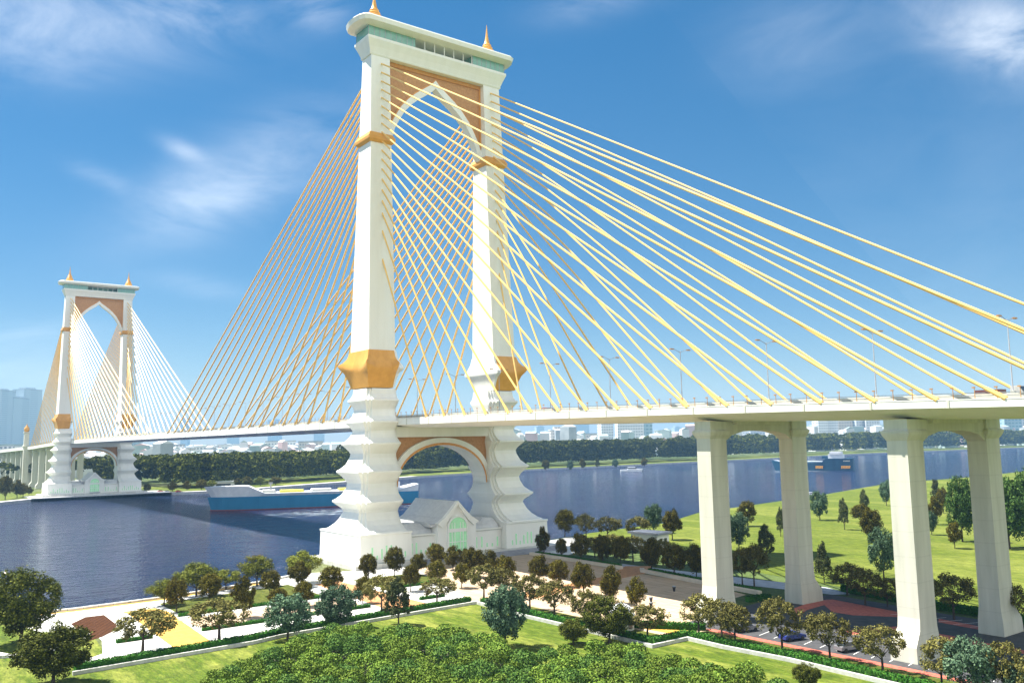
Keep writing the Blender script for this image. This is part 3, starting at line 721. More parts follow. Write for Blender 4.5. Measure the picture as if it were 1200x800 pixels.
# ------------------------------------------------------------------ hedges, kerb walls, planters
def hedge(pts, w, h, lab, z=-.1, leaf=.34, dens=26):
    e = empty('hedge', (*pts[0], z)); tag(e, lab, 'hedge')
    P, Nn = [], []; mb = MB()
    for (x0, y0), (x1, y1) in zip(pts, pts[1:]):
        d = np.array([x1-x0, y1-y0]); L = np.linalg.norm(d); d /= L; n = np.array([-d[1], d[0]])
        k = int(L*dens*(w+2*h))
        t = RNG.uniform(0, L, k); u = RNG.uniform(-h, w+h, k)
        off = np.clip(u, 0, w)-w/2; zz = np.where(u < 0, h+u, np.where(u > w, h-(u-w), h))
        nx = np.where(u < 0, -1., np.where(u > w, 1., 0.)); nz = (nx == 0)*1.
        p = np.stack([x0-pts[0][0]+d[0]*t+n[0]*off, y0-pts[0][1]+d[1]*t+n[1]*off, zz], 1)+RNG.normal(size=(k, 3))*.06
        P.append(p); Nn.append(np.stack([n[0]*nx, n[1]*nx, nz], 1)*1.4)
        a = np.array([x0-pts[0][0], y0-pts[0][1]]); b = np.array([x1-pts[0][0], y1-pts[0][1]]); hw = w/2-.12
        mb.prism_z([tuple(a-n*hw), tuple(b-n*hw), tuple(b+n*hw), tuple(a+n*hw)], 0, h-.12)
    V, F = leaf_quads(np.concatenate(P), np.concatenate(Nn), leaf)
    o = bpy.data.objects.new('foliage', mesh_np('hedge_foliage', V, F, HEDGEL)); COL.objects.link(o); o.parent = e
    mb.build('inner_growth', HEDGEL, e); return e
def kerb(pts, w, h, lab, mat=CURB, name='kerb_wall', cat='low wall', z0=-.2):
    mb = MB(); n = len(pts); L_, R_ = [], []
    P_ = [np.array(p, float) for p in pts]
    for i, p in enumerate(P_):
        ds = []
        if i < n-1: d = P_[i+1]-p; ds.append(d/np.linalg.norm(d))
        if i > 0: d = p-P_[i-1]; ds.append(d/np.linalg.norm(d))
        ns = [np.array([-d[1], d[0]]) for d in ds]; m_ = sum(ns); m_ /= np.linalg.norm(m_); k = 1/max(.4, m_@ns[0])
        L_.append(p+m_*k*w/2); R_.append(p-m_*k*w/2)
    vs = [(*p, z0) for p in L_]+[(*p, h) for p in L_]+[(*p, h) for p in R_]+[(*p, z0) for p in R_]
    fs = []
    for i in range(n-1):
        for a in range(4): b = (a+1) % 4; fs.append((a*n+i, a*n+i+1, b*n+i+1, b*n+i))
    fs += [(0, n, 2*n, 3*n), (n-1, 4*n-1, 3*n-1, 2*n-1)]
    mb.add(vs, fs); o = mb.build(name, mat); tag(o, lab, cat); return o
fr = [(81.5, -113), (79.6, -86), (77.9, -80.5), (74.6, -37.8)]
zz = [(76.6, -36.2), (93, -37.2), (112.3, -36.7), (125.2, -36.6), (125.2, -28.4), (134, -28.6), (146, -27.6), (162, -28.2), (195, -28.0)]
kerb([(82.4, -114), (80.5, -86), (78.8, -80.6), (75.6, -37.0), (75.8, -36.9)], .5, .45, 'long low kerb wall in front of the promenade hedge, left of the lawn')
hedge([(81.2, -113.5), (79.2, -86), (77.5, -80.5), (74.2, -38.0)], 1.5, 1.25, 'long clipped green hedge between the white promenade and the front lawn')
kerb([(76.2, -37.3), (93, -38.4), (112.3, -37.9), (126.4, -37.8), (126.4, -29.6), (134, -29.8), (146, -28.8), (162, -29.4), (195, -29.2)], .5, .45, 'zigzag low kerb wall in front of the hedge below the piers')
hedge(zz, 1.4, 1.2, 'zigzag clipped green hedge running below the plaza and parking lot')
hedge([(113.2, -29.6), (123.3, -21.6)], 1.3, 1.1, 'short clipped hedge at the front corner of the cream plaza')
hedge([(111.5, 4.5), (112.6, 10.0)], 1.3, 1.1, 'short clipped hedge left of the far column by the parking lot')
hedge([(119.0, 16.5), (113.6, 25.5)], 1.3, 1.1, 'short clipped hedge right of the far column by the parking lot')
hedge([(117, 29.5), (135, 25.5), (160, 22.8), (190, 22.8)], 1.6, 1.4, 'long dark hedge along the far side of the parking lot')
for i, y in enumerate(((-89, -56.5), (-43.4, -25.5))):
    hedge([(47.0, y[0]), (46.6, y[1])], .8, .6, ('low hedge strip along the stone walk, in the left promenade garden', 'low hedge strip in the promenade garden near the tower')[i], leaf=.28)
for i, y in enumerate(((-104, -98), (-89.5, -55.5), (-43.8, -37.5))):
    hedge([(63.8, y[0]), (63.6, y[1])], .8, .6, ('short low hedge strip beside the yellow path end, far left', 'low hedge strip between the white walk and the stone walk', 'low hedge strip of the promenade nearest the front hedge corner')[i], leaf=.28)
kerb([(22, 18.4), (40, 18.2), (61.2, 17.6)], 1.1, .65, 'long cream planter wall along the plaza, left of the brown cross path', PLANTW, 'planter_wall', 'planter')
kerb([(67, 19.2), (68.6, 17.8), (90, 14.9), (108, 13.2)], 1.1, .65, 'cream planter wall along the plaza, right of the brown cross path', PLANTW, 'planter_wall', 'planter')
hedge([(23, 19.7), (40, 19.5), (59.5, 18.9)], 1.0, 1.0, 'dark low hedge behind the left cream planter wall', leaf=.28)
hedge([(69.5, 19.2), (90, 16.3), (107, 14.6)], 1.0, 1.0, 'dark low hedge behind the right cream planter wall', leaf=.28)
c0 = np.array([53., -117.]); arc = [tuple(c0+10.5*np.array([math.cos(a), math.sin(a)])) for a in [math.radians(-35+14*k) for k in range(14)]]
kerb(arc, .7, .35, 'curved white kerb around the round tree lawn at far left', WPAVE, 'kerb_wall', 'low wall')
kerb([(25.5, -119.5), (45, -121.5), (60, -121.3), (66, -118.6)], .7, .35, 'straight white kerb beside the big trees at the left edge', WPAVE, 'kerb_wall', 'low wall')
kerb(near_shore[2:6]+[(10, -46)], .8, .35, 'pale stone quay parapet along the promenade river edge', WPAVE, 'quay_parapet', 'parapet', z0=-3.5)

# ------------------------------------------------------------------ trees of the near bank
# (kind, foot px x, foot px y, top px y, crown width px, zone)
T = []
def tr(zone, kind, *rows):
    for (x, yb, yt, w) in rows: T.append((zone, kind, x, yb, yt, w))
tr('left edge', 'D', (24, 752, 668, 88), (62, 802, 730, 92))
tr('promenade front', 'O', (167, 764, 714, 70), (257, 750, 702, 72), (447, 716, 674, 50), (512, 707, 677, 44))
tr('promenade front', 'C', (467, 731, 676, 40))
tr('river edge', 'L', (192, 709, 679, 40), (230, 698, 659, 50), (265, 690, 667, 36), (301, 686, 651, 42), (355, 682, 645, 42))
tr('promenade', 'R', (207, 716, 676, 28), (245, 706, 671, 30), (285, 723, 676, 30), (316, 697, 667, 26), (325, 710, 688, 24), (350, 687, 658, 28), (356, 710, 680, 26), (387, 695, 663, 32),
   (425, 706, 674, 22), (432, 680, 648, 24), (462, 675, 640, 26), (490, 673, 648, 22), (481, 692, 660, 24), (511, 664, 636, 25), (511, 684, 656, 26), (531, 667, 640, 25), (541, 688, 659, 22), (549, 665, 642, 22))
tr('front garden', 'B', (337, 748, 694, 58), (395, 735, 684, 56))
tr('front lawn', 'B', (592, 757, 684, 56))
tr('plaza front', 'R', (556, 676, 641, 28), (575, 676, 645, 26), (594, 684, 650, 26), (631, 684, 650, 28), (655, 687, 655, 28), (684, 697, 658, 30), (716, 707, 664, 28), (746, 714, 677, 26))
tr('plaza verge', 'O', (567, 702, 660, 44), (590, 700, 665, 40), (621, 715, 672, 44), (650, 723, 680, 46), (687, 734, 690, 44), (759, 748, 708, 52), (819, 743, 697, 48))
tr('plaza verge', 'D', (714, 752, 700, 62), (672, 754, 724, 36))
tr('plaza back', 'R', (637, 651, 618, 19), (658, 653, 630, 16), (681, 657, 624, 26), (707, 661, 626, 26), (727, 663, 627, 24), (764, 670, 631, 30), (790, 675, 637, 32), (816, 676, 638, 28))
tr('plaza back', 'O', (720, 652, 626, 34), (742, 658, 627, 34), (697, 652, 628, 30), (777, 662, 632, 30))
tr('river park', 'R', (662, 628, 596, 26), (788, 632, 597, 26), (876, 616, 586, 24), (1023, 635, 594, 26), (1008, 612, 590, 24), (1097, 614, 582, 18), (1119, 642, 611, 19), (1106, 601, 571, 17))
tr('river park', 'O', (687, 631, 602, 28), (712, 632, 605, 34), (747, 634, 605, 32))
tr('river park', 'B', (766, 624, 590, 24), (866, 644, 600, 28), (961, 609, 575, 23), (1039, 592, 562, 16), (1036, 678, 618, 34), (1092, 626, 598, 16))
tr('river park', 'C', (915, 628, 594, 16), (990, 620, 583, 18), (1014, 606, 573, 16), (1098, 590, 560, 16), (899, 656, 614, 28), (966, 682, 634, 24))
tr('river park', 'G', (1128, 634, 558, 36), (1183, 642, 560, 56), (1214, 640, 550, 50), (1196, 626, 564, 36))
tr('parking front', 'O', (846, 752, 703, 52), (862, 756, 708, 46), (917, 764, 702, 56), (973, 775, 717, 56), (1035, 789, 732, 60), (1104, 806, 748, 54), (1180, 822, 752, 54), (1222, 836, 770, 54))
tr('parking front', 'B', (1142, 818, 748, 66), (1196, 826, 772, 40))
tr('parking back', 'O', (870, 684, 642, 30), (884, 688, 638, 36), (993, 697, 660, 44), (1014, 708, 667, 44), (1040, 710, 678, 36), (1118, 725, 672, 52), (1190, 738, 685, 44), (842, 678, 646, 30), (1080, 716, 676, 32))
tr('front lawn', 'D', (947, 806, 776, 34))
ZN = {'left edge': 'by the curved white kerb at far left', 'promenade front': 'beside the white walk along the front hedge', 'river edge': 'along the river edge of the promenade',
      'promenade': 'in the promenade garden left of the plaza', 'front garden': 'at the bend of the front hedge', 'front lawn': 'on the lawn before the shrubs', 'plaza front': 'along the front edge of the cream plaza',
      'plaza verge': 'on the verge behind the zigzag hedge', 'plaza back': 'behind the cream planter walls', 'river park': 'in the grassy river park', 'parking front': 'in front of the parking lot', 'parking back': 'behind the parking lot'}
KN = {'R': 'small round olive-brown tree', 'O': 'loose grey-olive tree', 'B': 'blue-green tree', 'L': 'light green tree', 'D': 'dense dark green tree', 'C': 'dusky conical tree', 'G': 'large fresh green tree'}
cnt = {}
for t in sorted(T, key=lambda t: t[2]):
    zone, k, x, yb, yt, w = t
    p = G(x, yb); dp = depth(p); h = (yb-yt)*dp/FPX; wd = w*dp/FPX
    same = [u for u in T if u[0] == zone and u[1] == k]
    i = cnt.get((zone, k), 0); cnt[(zone, k)] = i+1
    lab = f'{KN[k]} {ZN[zone]}' + ('' if len(same) == 1 else f', {ordn(i)} from left')
    plant(k, p[0], p[1], h*1.03, wd*1.08, -.1, lab, f'trees {ZN[zone]}')
# far bank trees one can tell apart
FT = [('R', 6, 585, 556, 18), ('R', 20, 583, 562, 16), ('R', 27, 582, 566, 12), ('R', 34, 580, 570, 9), ('R', 172, 577, 566, 9), ('R', 202, 576, 564, 12), ('R', 219, 575, 563, 10), ('R', 236, 574, 561, 15), ('L', 248, 573, 562, 12),
      ('R', 279, 570, 560, 10), ('R', 290, 570, 558, 14), ('L', 305, 569, 558, 12), ('R', 323, 568, 558, 16), ('B', 721, 548.5, 537, 8), ('B', 668, 552, 538, 8), ('R', 640, 552, 538, 10), ('R', 683, 550, 537, 8), ('C', 700, 549, 536, 7), ('R', 755, 547, 536, 9)]
for i, (k, x, yb, yt, w) in enumerate(FT):
    p = G(x, yb, -.88); dp = depth(p)
    plant(k, p[0], p[1], (yb-yt)*dp/FPX, w*dp/FPX*1.1, -.9, f'far bank {KN[k].replace("small ", "")} before the wood, {ordn(i)} from left', 'single trees along the far bank')

# ------------------------------------------------------------------ masses of green
def blob_mass(name, mat, C, rad, per, leaf, flat=.8, lab=None, cat=None, more=()):
    n = len(C); d = sph(n*per); d[:, 2] = np.abs(d[:, 2])*1.0-.25
    rr = np.repeat(rad, per); c = np.repeat(C, per, 0)
    # lumpy surface: a few random bumps shared inside each mound
    bump_ = RNG.uniform(.72, 1.08, n*per)
    sub = np.repeat(sph(n*3).reshape(n, 3, 3), per, 0)
    bump_ += .2*np.max(np.einsum('ijk,ik->ij', sub, d), axis=1)
    P = c+d*(rr*bump_)[:, None]*np.array([1, 1, flat])
    V, F = leaf_quads(P, d*1.2+np.array([0, 0, .25]), np.repeat(leaf*np.ones(n), per))
    o = bpy.data.objects.new(name, mesh_np(name, V, F, mat)); COL.objects.link(o)
    if more:                                   # mounds of several species
        for m_ in more: o.data.materials.append(m_)
        o.data.polygons.foreach_set('material_index', np.repeat(RNG.integers(0, len(more)+1, n), per).astype(np.int32))
    tag(o, lab, cat, kind='stuff'); return o
def inpoly(x, y, poly):
    c = False; j = len(poly)-1
    for i in range(len(poly)):
        (xi, yi), (xj, yj) = poly[i], poly[j]
        if (yi > y) != (yj > y) and x < (xj-xi)*(y-yi)/(yj-yi)+xi: c = not c
        j = i
    return c
sp = [tuple(G(x, y-5, 2.6)[:2]) for x, y in ((238, 815), (262, 782), (300, 762), (350, 748), (400, 736), (450, 733), (505, 734), (560, 744), (605, 758), (650, 762), (700, 756), (760, 762), (810, 770), (870, 784), (930, 800), (985, 818))]
sp += [(175, -45), (190, -90), (150, -125), (118, -118)]
C, rad = [], []
for _ in range(9000):
    x, y = random.uniform(70, 190), random.uniform(-130, -36)
    if inpoly(x, y, sp) and all((x-a[0])**2+(y-a[1])**2 > 2.55**2 for a in C): C.append((x, y, 1.0+.7*math.sin(x*.23+1)*math.cos(y*.19)+random.uniform(-.5, .8)))
C = np.array(C); rad = RNG.uniform(1.35, 2.3, len(C))
SH2 = make_leaf('dark_shrub_leaves', [(0, (0.0309, 0.0756, 0.0145)), (.5, (0.0686, 0.1378, 0.0262)), (1, (0.1287, 0.2100, 0.0377))])
SH3 = make_leaf('yellow_green_shrub_leaves', [(0, (0.0467, 0.0885, 0.0092)), (.5, (0.0992, 0.1581, 0.0207)), (1, (0.1633, 0.2214, 0.0345))])
blob_mass('shrub_thicket', SHRUBL, C, rad, 1050, .30, .95, 'dense green shrub thicket filling the foreground', 'shrubs', (SH2, SH3))
# dark earth under the thicket
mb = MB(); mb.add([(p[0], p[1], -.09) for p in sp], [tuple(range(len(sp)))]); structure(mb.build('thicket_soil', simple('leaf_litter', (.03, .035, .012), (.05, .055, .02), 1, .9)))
def wood(name, line, a, b, n, hmin, hmax, per, leaf, lab, seed):
    rg = np.random.default_rng(seed); P_ = [np.array(p) for p in line]
    seg = [np.linalg.norm(q-p) for p, q in zip(P_, P_[1:])]; tot = sum(seg); C, rad = [], []
    for _ in range(n):
        t = rg.uniform(0, tot); i = 0
        while t > seg[i] and i < len(seg)-1: t -= seg[i]; i += 1
        p = P_[i]+(P_[i+1]-P_[i])*min(1, t/seg[i]); d = (P_[i+1]-P_[i])/seg[i]; nrm = np.array([-d[1], d[0]])
        w = rg.uniform(0, 1)**1.3; q = p+nrm*(a+(b-a)*w)
        h = rg.uniform(hmin, hmax)
        for zf, rf in ((.83, .17), (.62, .19), (.42, .20), (.24, .17)):
            if zf < .8 and w > .22: continue
            C.append((q[0]+rg.normal()*1.5, q[1]+rg.normal()*1.5, h*zf)); rad.append(h*rf*rg.uniform(.85, 1.15))
    return blob_mass(name, FORESTL, np.array(C), np.array(rad), per, leaf, .95, lab, 'wood')
L1 = [(-476, -45), (-560, 60), (-560, 180), (-640, 327), (-690, 480)]
wood('forest', [(-500, 88), (-508, 118), (-560, 240), (-592, 327), (-640, 440)], 30, 230, 950, 20, 29, 110, 2.2, 'dark green riverside wood left of the near tower on the far bank', 3)
wood('forest', [(-640, 380), (-676, 528), (-684, 734), (-710, 1032)], 12, 200, 900, 24, 36, 110, 2.6, 'dark green riverside wood right of the near tower on the far bank', 4)
wood('forest', [(-708, 1000), (-752, 1380), (-730, 1941), (-690, 2700), (-640, 3300)], 12, 220, 1250, 28, 42, 90, 3.4, 'dark green riverside wood behind the bridge piers on the far bank', 6)
wood('forest', [(-640, 40), (-700, 100), (-760, 200)], 0, 150, 160, 16, 24, 90, 2.6, 'wood seen through the far tower arch', 5)

# ------------------------------------------------------------------ boats
def ship_matrix(p, q):
    a = math.atan2(q[1]-p[1], q[0]-p[0]); return a
pA, pB = (-282., 21.), (-241., 133.)
ang = math.atan2(pB[1]-pA[1], pB[0]-pA[0]); L = math.hypot(pB[0]-pA[0], pB[1]-pA[1])
e = empty('cargo_ship', (pA[0], pA[1], -3), ang); tag(e, 'long blue and white cargo ship passing behind the near tower', 'ship')
def hull_rings(L, B, sheer, z0, z1, bow=.2, stern=.04, rake=4, n=18):
    rings = []
    for k in range(n+1):
        t = k/n; x = L*t
        w = B/2*min(1, (t/bow)**.55 if t < bow else 1)*(1 if t < 1-stern*3 else 1-.18*((t-(1-stern*3))/(stern*3))**2)
        w = max(w, .06)
        rings.append([(x-(rake if t == 0 else rake*max(0, 1-t*10))*(0 if i in (0, 3) else 1), s*w*(.86 if i in (0, 3) else 1), (z0 if i in (0, 3) else z1+sheer(t))) for i, s in ((0, -1), (1, -1), (2, 1), (3, 1))])
    return rings
sheer = lambda t: 0
MB().loft(hull_rings(L, 19, lambda t: 0, -2, .45, rake=.5)).build('waterline', ANTIF, e)
MB().loft([[(x, y*1.004, z) for x, y, z in r] for r in hull_rings(L, 19, lambda t: 0, .44, 7.6, rake=2)]).build('hull', HULLB, e)
shw = lambda t: 5.6 if t < .17 else (5.6-4.4*(t-.17)/.08 if t < .25 else (1.2 if t < .9 else 1.2+2.6*(t-.9)/.1))
MB().loft([[(x, y*1.008, z) for x, y, z in r] for r in hull_rings(L, 19, shw, 7.61, 8.0, rake=4, n=40)]).build('upper_strake', SHIPW, e)
for x0, x1, m, h in ((38, 52, HATCHY, 1.2), (56, 68, CURB, 1.4), (72, 84, HATCHY, 1.2), (28, 36, CURB, 1.6)):
    MB().loft([rect_ring((x1-x0)/2, -6, 6, 9.1), rect_ring((x1-x0)/2-.4, -5.6, 5.6, 9.2+h)]).build('hatch', m, e, loc=((x0+x1)/2, 0, 0))
MB().box(97, 108, -7.5, 7.5, 9.5, 13.5).box(98.5, 107, -6.5, 6.5, 13.5, 16).box(100, 105, -5, 5, 16, 18).build('superstructure', SHIPW, e)
mb = MB()
for z in (14.4, 16.7): mb.box(98.3, 98.45, -6, 6, z, z+.8)
mb.build('windows', CGLASS, e)
mb = MB().tube((33, 0, 9), (33, 0, 15), .5, .4); mb.box(31.8, 34.2, -1, 1, 14, 15); mb.build('crane_mast', METAL, e)
mb = MB().tube((92, 0, 9), (92, 0, 16), .4, .3); mb.build('mast', METAL, e)
# teal freighter
a0, b0 = np.array([-361.7, 648.]), np.array([-288.5, 679.3]); ang = math.atan2(*(b0-a0)[::-1]); L2 = float(np.linalg.norm(b0-a0))
e = empty('freighter', (*a0, -3), ang); tag(e, 'dark teal freighter with white bridge house, seen between the pier columns', 'ship')
sh2 = lambda t: 2.5*(1-t/.12) if t < .12 else (0 if t < .62 else (4.2 if t > .66 else 4.2*(t-.62)/.04))
MB().loft(hull_rings(L2, 14, sh2, -2, 8.3, rake=4, n=40)).build('hull', HULLT, e)
MB().loft([[(x, y*.9, z) for x, y, z in r] for r in hull_rings(L2*.6, 13, lambda t: 2.2*(1-t/.12) if t < .12 else .2, 8.31, 9.6, rake=3)]).build('deck_house', SHIPW, e, loc=(1, 0, 0))
MB().box(L2*.62, L2*.75, -5, 5, 12.5, 15.0).build('blue_deckhouse', HULLT, e)
MB().box(L2*.70, L2*.88, -6, 6, 12.51, 16.8).box(L2*.72, L2*.86, -6.6, 6.6, 16.8, 19.4).build('bridge_house', SHIPW, e)
MB().tube((L2*.74, 0, 19.4), (L2*.74, 0, 23), .3, .15).build('mast', METAL, e)
MB().box(L2*.715, L2*.718, -6.2, 6.2, 17.6, 18.7).build('windows', CGLASS, e)
for xx, n in ((.54, 5), (.86, 6)):
    mb = MB()
    for k in range(n): mb.box(L2*xx+k*1.5, L2*xx+k*1.5+1.05, -7.35, -7.02, 2.2+(k % 2)*.3, 5.0); mb.box(L2*xx+k*1.5+.2, L2*xx+k*1.5+1.5, -7.32, -7.02, 4.1, 4.7)
    mb.build('orange_lettering', ORMARK, e)
mb = MB()
for k in range(5): mb.box(L2*.89+k*1.3, L2*.89+k*1.3+.8, -6.9, -6.7, 9.4, 10.5)
mb.build('pale_lettering', CURB, e)
def small_boat(x, y, ang, L, lab):
    e = empty('motor_boat', (x, y, -3), ang); tag(e, lab, 'boat', 'small white boats')
    MB().loft(hull_rings(L, L*.26, lambda t: .9*(1-t)**2, -.6, L*.09, rake=L*.06)).build('hull', SHIPW, e)
    MB().loft([rect_ring(L*.2, -L*.09, L*.09, L*.09), rect_ring(L*.17, -L*.08, L*.08, L*.22)]).build('cabin', SHIPW, e, loc=(L*.48, 0, 0))
    MB().box(-L*.2, L*.2, -L*.095, L*.095, L*.13, L*.18).build('windows', CGLASS, e, loc=(L*.48, 0, 0))
p = G(752, 552, -3); small_boat(p[0], p[1], math.atan2(-_r[1], -_r[0]), 24, 'small white motor boat off the far bank lawn')
p = G(944, 580, -3); small_boat(p[0], p[1], math.atan2(_r[1], _r[0])+.2, 8, 'tiny white motor boat half hidden behind the pier column')

# ------------------------------------------------------------------ vehicles
def car(x, y, z, ang, paint, lab, L=4.4):
    e = empty('car', (x, y, z), ang); tag(e, lab, 'car')
    b = [(-2.2, .35), (-2.15, .85), (-1.9, .95), (1.0, 1.0), (2.1, .8), (2.2, .35)]
    MB().prism_y(b, -.85, .85).build('body', paint, e)
    c = MB().loft([[(-1.7, -.8, .95), (1.1, -.8, .98), (1.1, .8, .98), (-1.7, .8, .95)], [(-1.2, -.66, 1.42), (.35, -.66, 1.45), (.35, .66, 1.45), (-1.2, .66, 1.42)]]); c.build('cabin', CGLASS, e)
    MB().loft([[(-1.25, -.68, 1.43), (.4, -.68, 1.46), (.4, .68, 1.46), (-1.25, .68, 1.43)], [(-1.0, -.6, 1.5), (.2, -.6, 1.52), (.2, .6, 1.52), (-1.0, .6, 1.5)]]).build('roof', paint, e)
    for sx in (-1.35, 1.35):
        for sy in (-.8, .8): MB().tube((sx, sy-.12, .33), (sx, sy+.12, .33), .33, .33, 14).build('wheel', RUBBER, e)
    for sy in (-.6, .6): MB().box(2.1, 2.2, sy-.15, sy+.15, .6, .72).build('headlight', SHIPW, e)
    return e
x = float(G(641, 478, -12.8, 1)[0]); car(x, -12.8, zt(x)-.39, 0, CARR, 'red car driving on the bridge deck right of the near tower')
x = float(G(1168, 458, 7.4, 1)[0])
e = empty('truck', (x, 7.4, zt(x)-.39), 0); tag(e, 'maroon and grey truck on the bridge deck at far right', 'truck')
MB().loft([rect_ring(2.0, -1.1, 1.1, .9), rect_ring(2.0, -1.1, 1.1, 2.5)]).build('cargo_box', TRUCKM, e, loc=(-1, 0, 0))
MB().prism_y([(0, .6), (0, 2.9), (1.2, 2.9), (1.9, 1.9), (2.0, .6)], -1.15, 1.15).build('cab', CURB, e, loc=(2.6, 0, 0))
MB().prism_y([(1.24, 2.8), (1.3, 2.82), (1.95, 1.95), (1.9, 1.9)], -1.0, 1.0).build('windscreen', CGLASS, e, loc=(2.65, 0, 0))
for sx in (-3.2, -2.0, 3.5):
    for sy in (-1.05, 1.05): MB().tube((sx, sy-.15, .5), (sx, sy+.15, .5), .5, .5, 14).build('wheel', RUBBER, e)
for xx, yy, pt, lb in ((128.5, -17.2, CARS, 'silver car parked behind the trees at the left end of the red paving'), (137.6, -16.8, CARB, 'blue car parked between two olive trees by the red paving'), (147.6, -16.6, CARS, 'silver car parked half hidden behind an olive tree right of the blue car')):
    car(xx, yy, -.07, R(78), pt, lb)
# kiosk on the park edge
p = G(762, 639.5); e = empty('park_kiosk', (p[0], p[1], -.1), R(8)); tag(e, 'small flat roofed white pavilion behind the plaza trees', 'pavilion')
MB().box(-5, 5, -3, 3, 0, 4.0).build('wall', WHITE, e)
MB().box(-5.8, 5.8, -3.8, 3.8, 4.0, 4.6).build('roof', STEP, e)
MB().box(-.6, .6, -3.06, -2.99, 0, 2.3).build('door', METAL, e)
for xx in (-3.2, 3.0): MB().box(xx-1, xx+1, -3.05, -2.99, 1.2, 2.8).build('window', CGLASS, e)
for yy in (-1.2, 1.2): MB().box(4.99, 5.05, yy-.7, yy+.7, 1.2, 2.8).build('window', CGLASS, e)
# white dome behind the big verge tree
p = G(729, 736); e = empty('glass_pavilion', (p[0], p[1], -.1)); tag(e, 'small white domed pavilion half hidden by the dense dark tree', 'pavilion'); e.scale = (.68, .68, .68)
MB().lathe([(3.2, 0), (3.2, 3.4), (3.5, 3.5), (3.5, 3.8), (3.1, 3.9)], 0, 0, 20).build('drum', WHITE, e, smooth=40)
MB().lathe([(3.1, 3.9), (2.9, 4.8), (2.3, 5.7), (1.3, 6.3), (.3, 6.6), (.1, 7.2)], 0, 0, 20).build('dome', SHIPW, e, smooth=50)
for k in range(8):
    a = k*math.pi/4; MB().box(-.7, .7, 3.16, 3.26, .6, 2.9).build('window', CGLASS, e).rotation_euler = (0, 0, a)
# litter bins on the plaza
for i, (bx, by) in enumerate(((790, 692), (763, 705), (763, 711.5))):
    p = G(bx, by); e = empty('litter_bin', (p[0], p[1], -.09)); tag(e, ('dark litter bin in the shade of the plaza', 'dark litter bin on the sunny cream paving', 'dark litter bin at the front edge of the sunny paving')[i], 'litter bin', 'litter bins on the plaza')
    MB().lathe([(.22, 0), (.36, .85), (.4, .9), (.4, 1.0)], 0, 0, 12).build('bin_body', DARK, e); MB().lathe([(.42, 1.0), (.38, 1.12), (.15, 1.2)], 0, 0, 12).build('lid', METAL, e)
# far bank kiosk and parked cars
p = G(262, 570, -.88); e = empty('riverside_shed', (p[0], p[1], -.88), R(70)); tag(e, 'small white shed on the far bank above the cargo ship bow', 'shed')
MB().box(-9, 9, -3, 3, 0, 4).build('wall', WHITE, e); MB().box(-9.8, 9.8, -3.8, 3.8, 4, 4.8).build('roof', ROOFG, e); MB().box(-6, 6, -3.06, -2.98, 1, 2.8).build('window', CGLASS, e)
for i, (bx, pt, nm) in enumerate(((188, CARR, 'red'), (196, CARS, 'silver'), (209, CARR, 'second red'))):
    p = G(bx, 576.3, -.88); car(p[0], p[1], -.87, R(110), pt, f'tiny {nm} car parked on the far promenade right of the far tower')

# ------------------------------------------------------------------ the far city
rc = random.Random(9)
SHD = [(-60, 600), (0, 640), (300, 760), (490, 960), (620, 1120), (760, 1240), (900, 1430), (1010, 1680), (1120, 1800), (1200, 2000), (1300, 2300)]
def behind(px_, extra):                        # distance to the far side of the riverside wood in a given direction
    for (a, da), (b, db) in zip(SHD, SHD[1:]):
        if a <= px_ <= b: return da+(db-da)*(px_-a)/(b-a)+extra
    return 2300+extra
def at_dir(px_, d, z=-.9):
    v = _d*FPX+_r*(px_-600); v = v/FPX; f = v[:2]/np.linalg.norm(v[:2]); return _C[:2]+f*d
def block(px_, d, w, dp_, h, m, roof, name, lab, grp, rot=None):
    q = at_dir(px_, d); e = empty(name, (q[0], q[1], -.9), rot if rot is not None else rc.uniform(-.4, .4)+YAW); tag(e, lab, 'building', grp)
    MB().box(-dp_/2, dp_/2, -w/2, w/2, 0, h).build('wall', m, e)
    r_ = MB().box(-dp_/2-1, dp_/2+1, -w/2-1, w/2+1, h, h+2.5); r_.build('roof', roof, e)
    if h > 60: MB().box(-dp_*.28, dp_*.28, -w*.28, w*.28, h+2.5, h+10).build('plant_room', m, e)
    return e
# hazy towers left of the far tower
for i, (px_, h, w) in enumerate(((3, 265, 70), (20, 240, 62), (35, 278, 58), (-16, 230, 80))):
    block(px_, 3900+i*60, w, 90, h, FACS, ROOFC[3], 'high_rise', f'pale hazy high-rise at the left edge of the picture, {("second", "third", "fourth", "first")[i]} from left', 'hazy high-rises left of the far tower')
block(11, 1500, 44, 30, 42, FAC[0], ROOFC[1], 'civic_building', 'white domed looking civic block behind the far approach, left edge', None, YAW)
# row of nameable white blocks right
# direction, how far beyond the wood, width, how far the roof rises above the eye line (pixels), kind
BL = [(585, 1200, 60, 9, 0), (622, 1300, 44, 6, 3), (652, 1200, 50, 12, 2), (684, 1250, 60, 7, 2), (706, 1100, 34, 22, 0), (734, 1000, 68, 29, 0), (750, 1050, 40, 28, 3), (772, 1250, 36, 9, 0), (862, 1200, 46, 17, 0), (884, 1250, 50, 19, 1), (905, 1200, 40, 12, 1),
      (955, 900, 30, 20, 0), (968, 900, 34, 25, 0), (984, 980, 44, 23, 2), (1000, 950, 40, 23, 1), (1016, 900, 36, 25, 0), (1060, 900, 40, 10, 1), (1088, 900, 50, 17, 0), (1106, 1000, 60, 15, 3), (1122, 950, 30, 21, 0), (1176, 900, 50, 20, 3), (1190, 950, 44, 21, 0), (1206, 950, 40, 23, 3),
      (205, 1300, 50, 3, 0), (240, 1200, 60, 1, 0), (268, 1300, 80, 2, 0), (330, 1400, 70, 5, 0), (365, 1300, 50, 4, 2), (160, 1300, 26, 15, 3), (226, 1200, 18, -1, 2)]
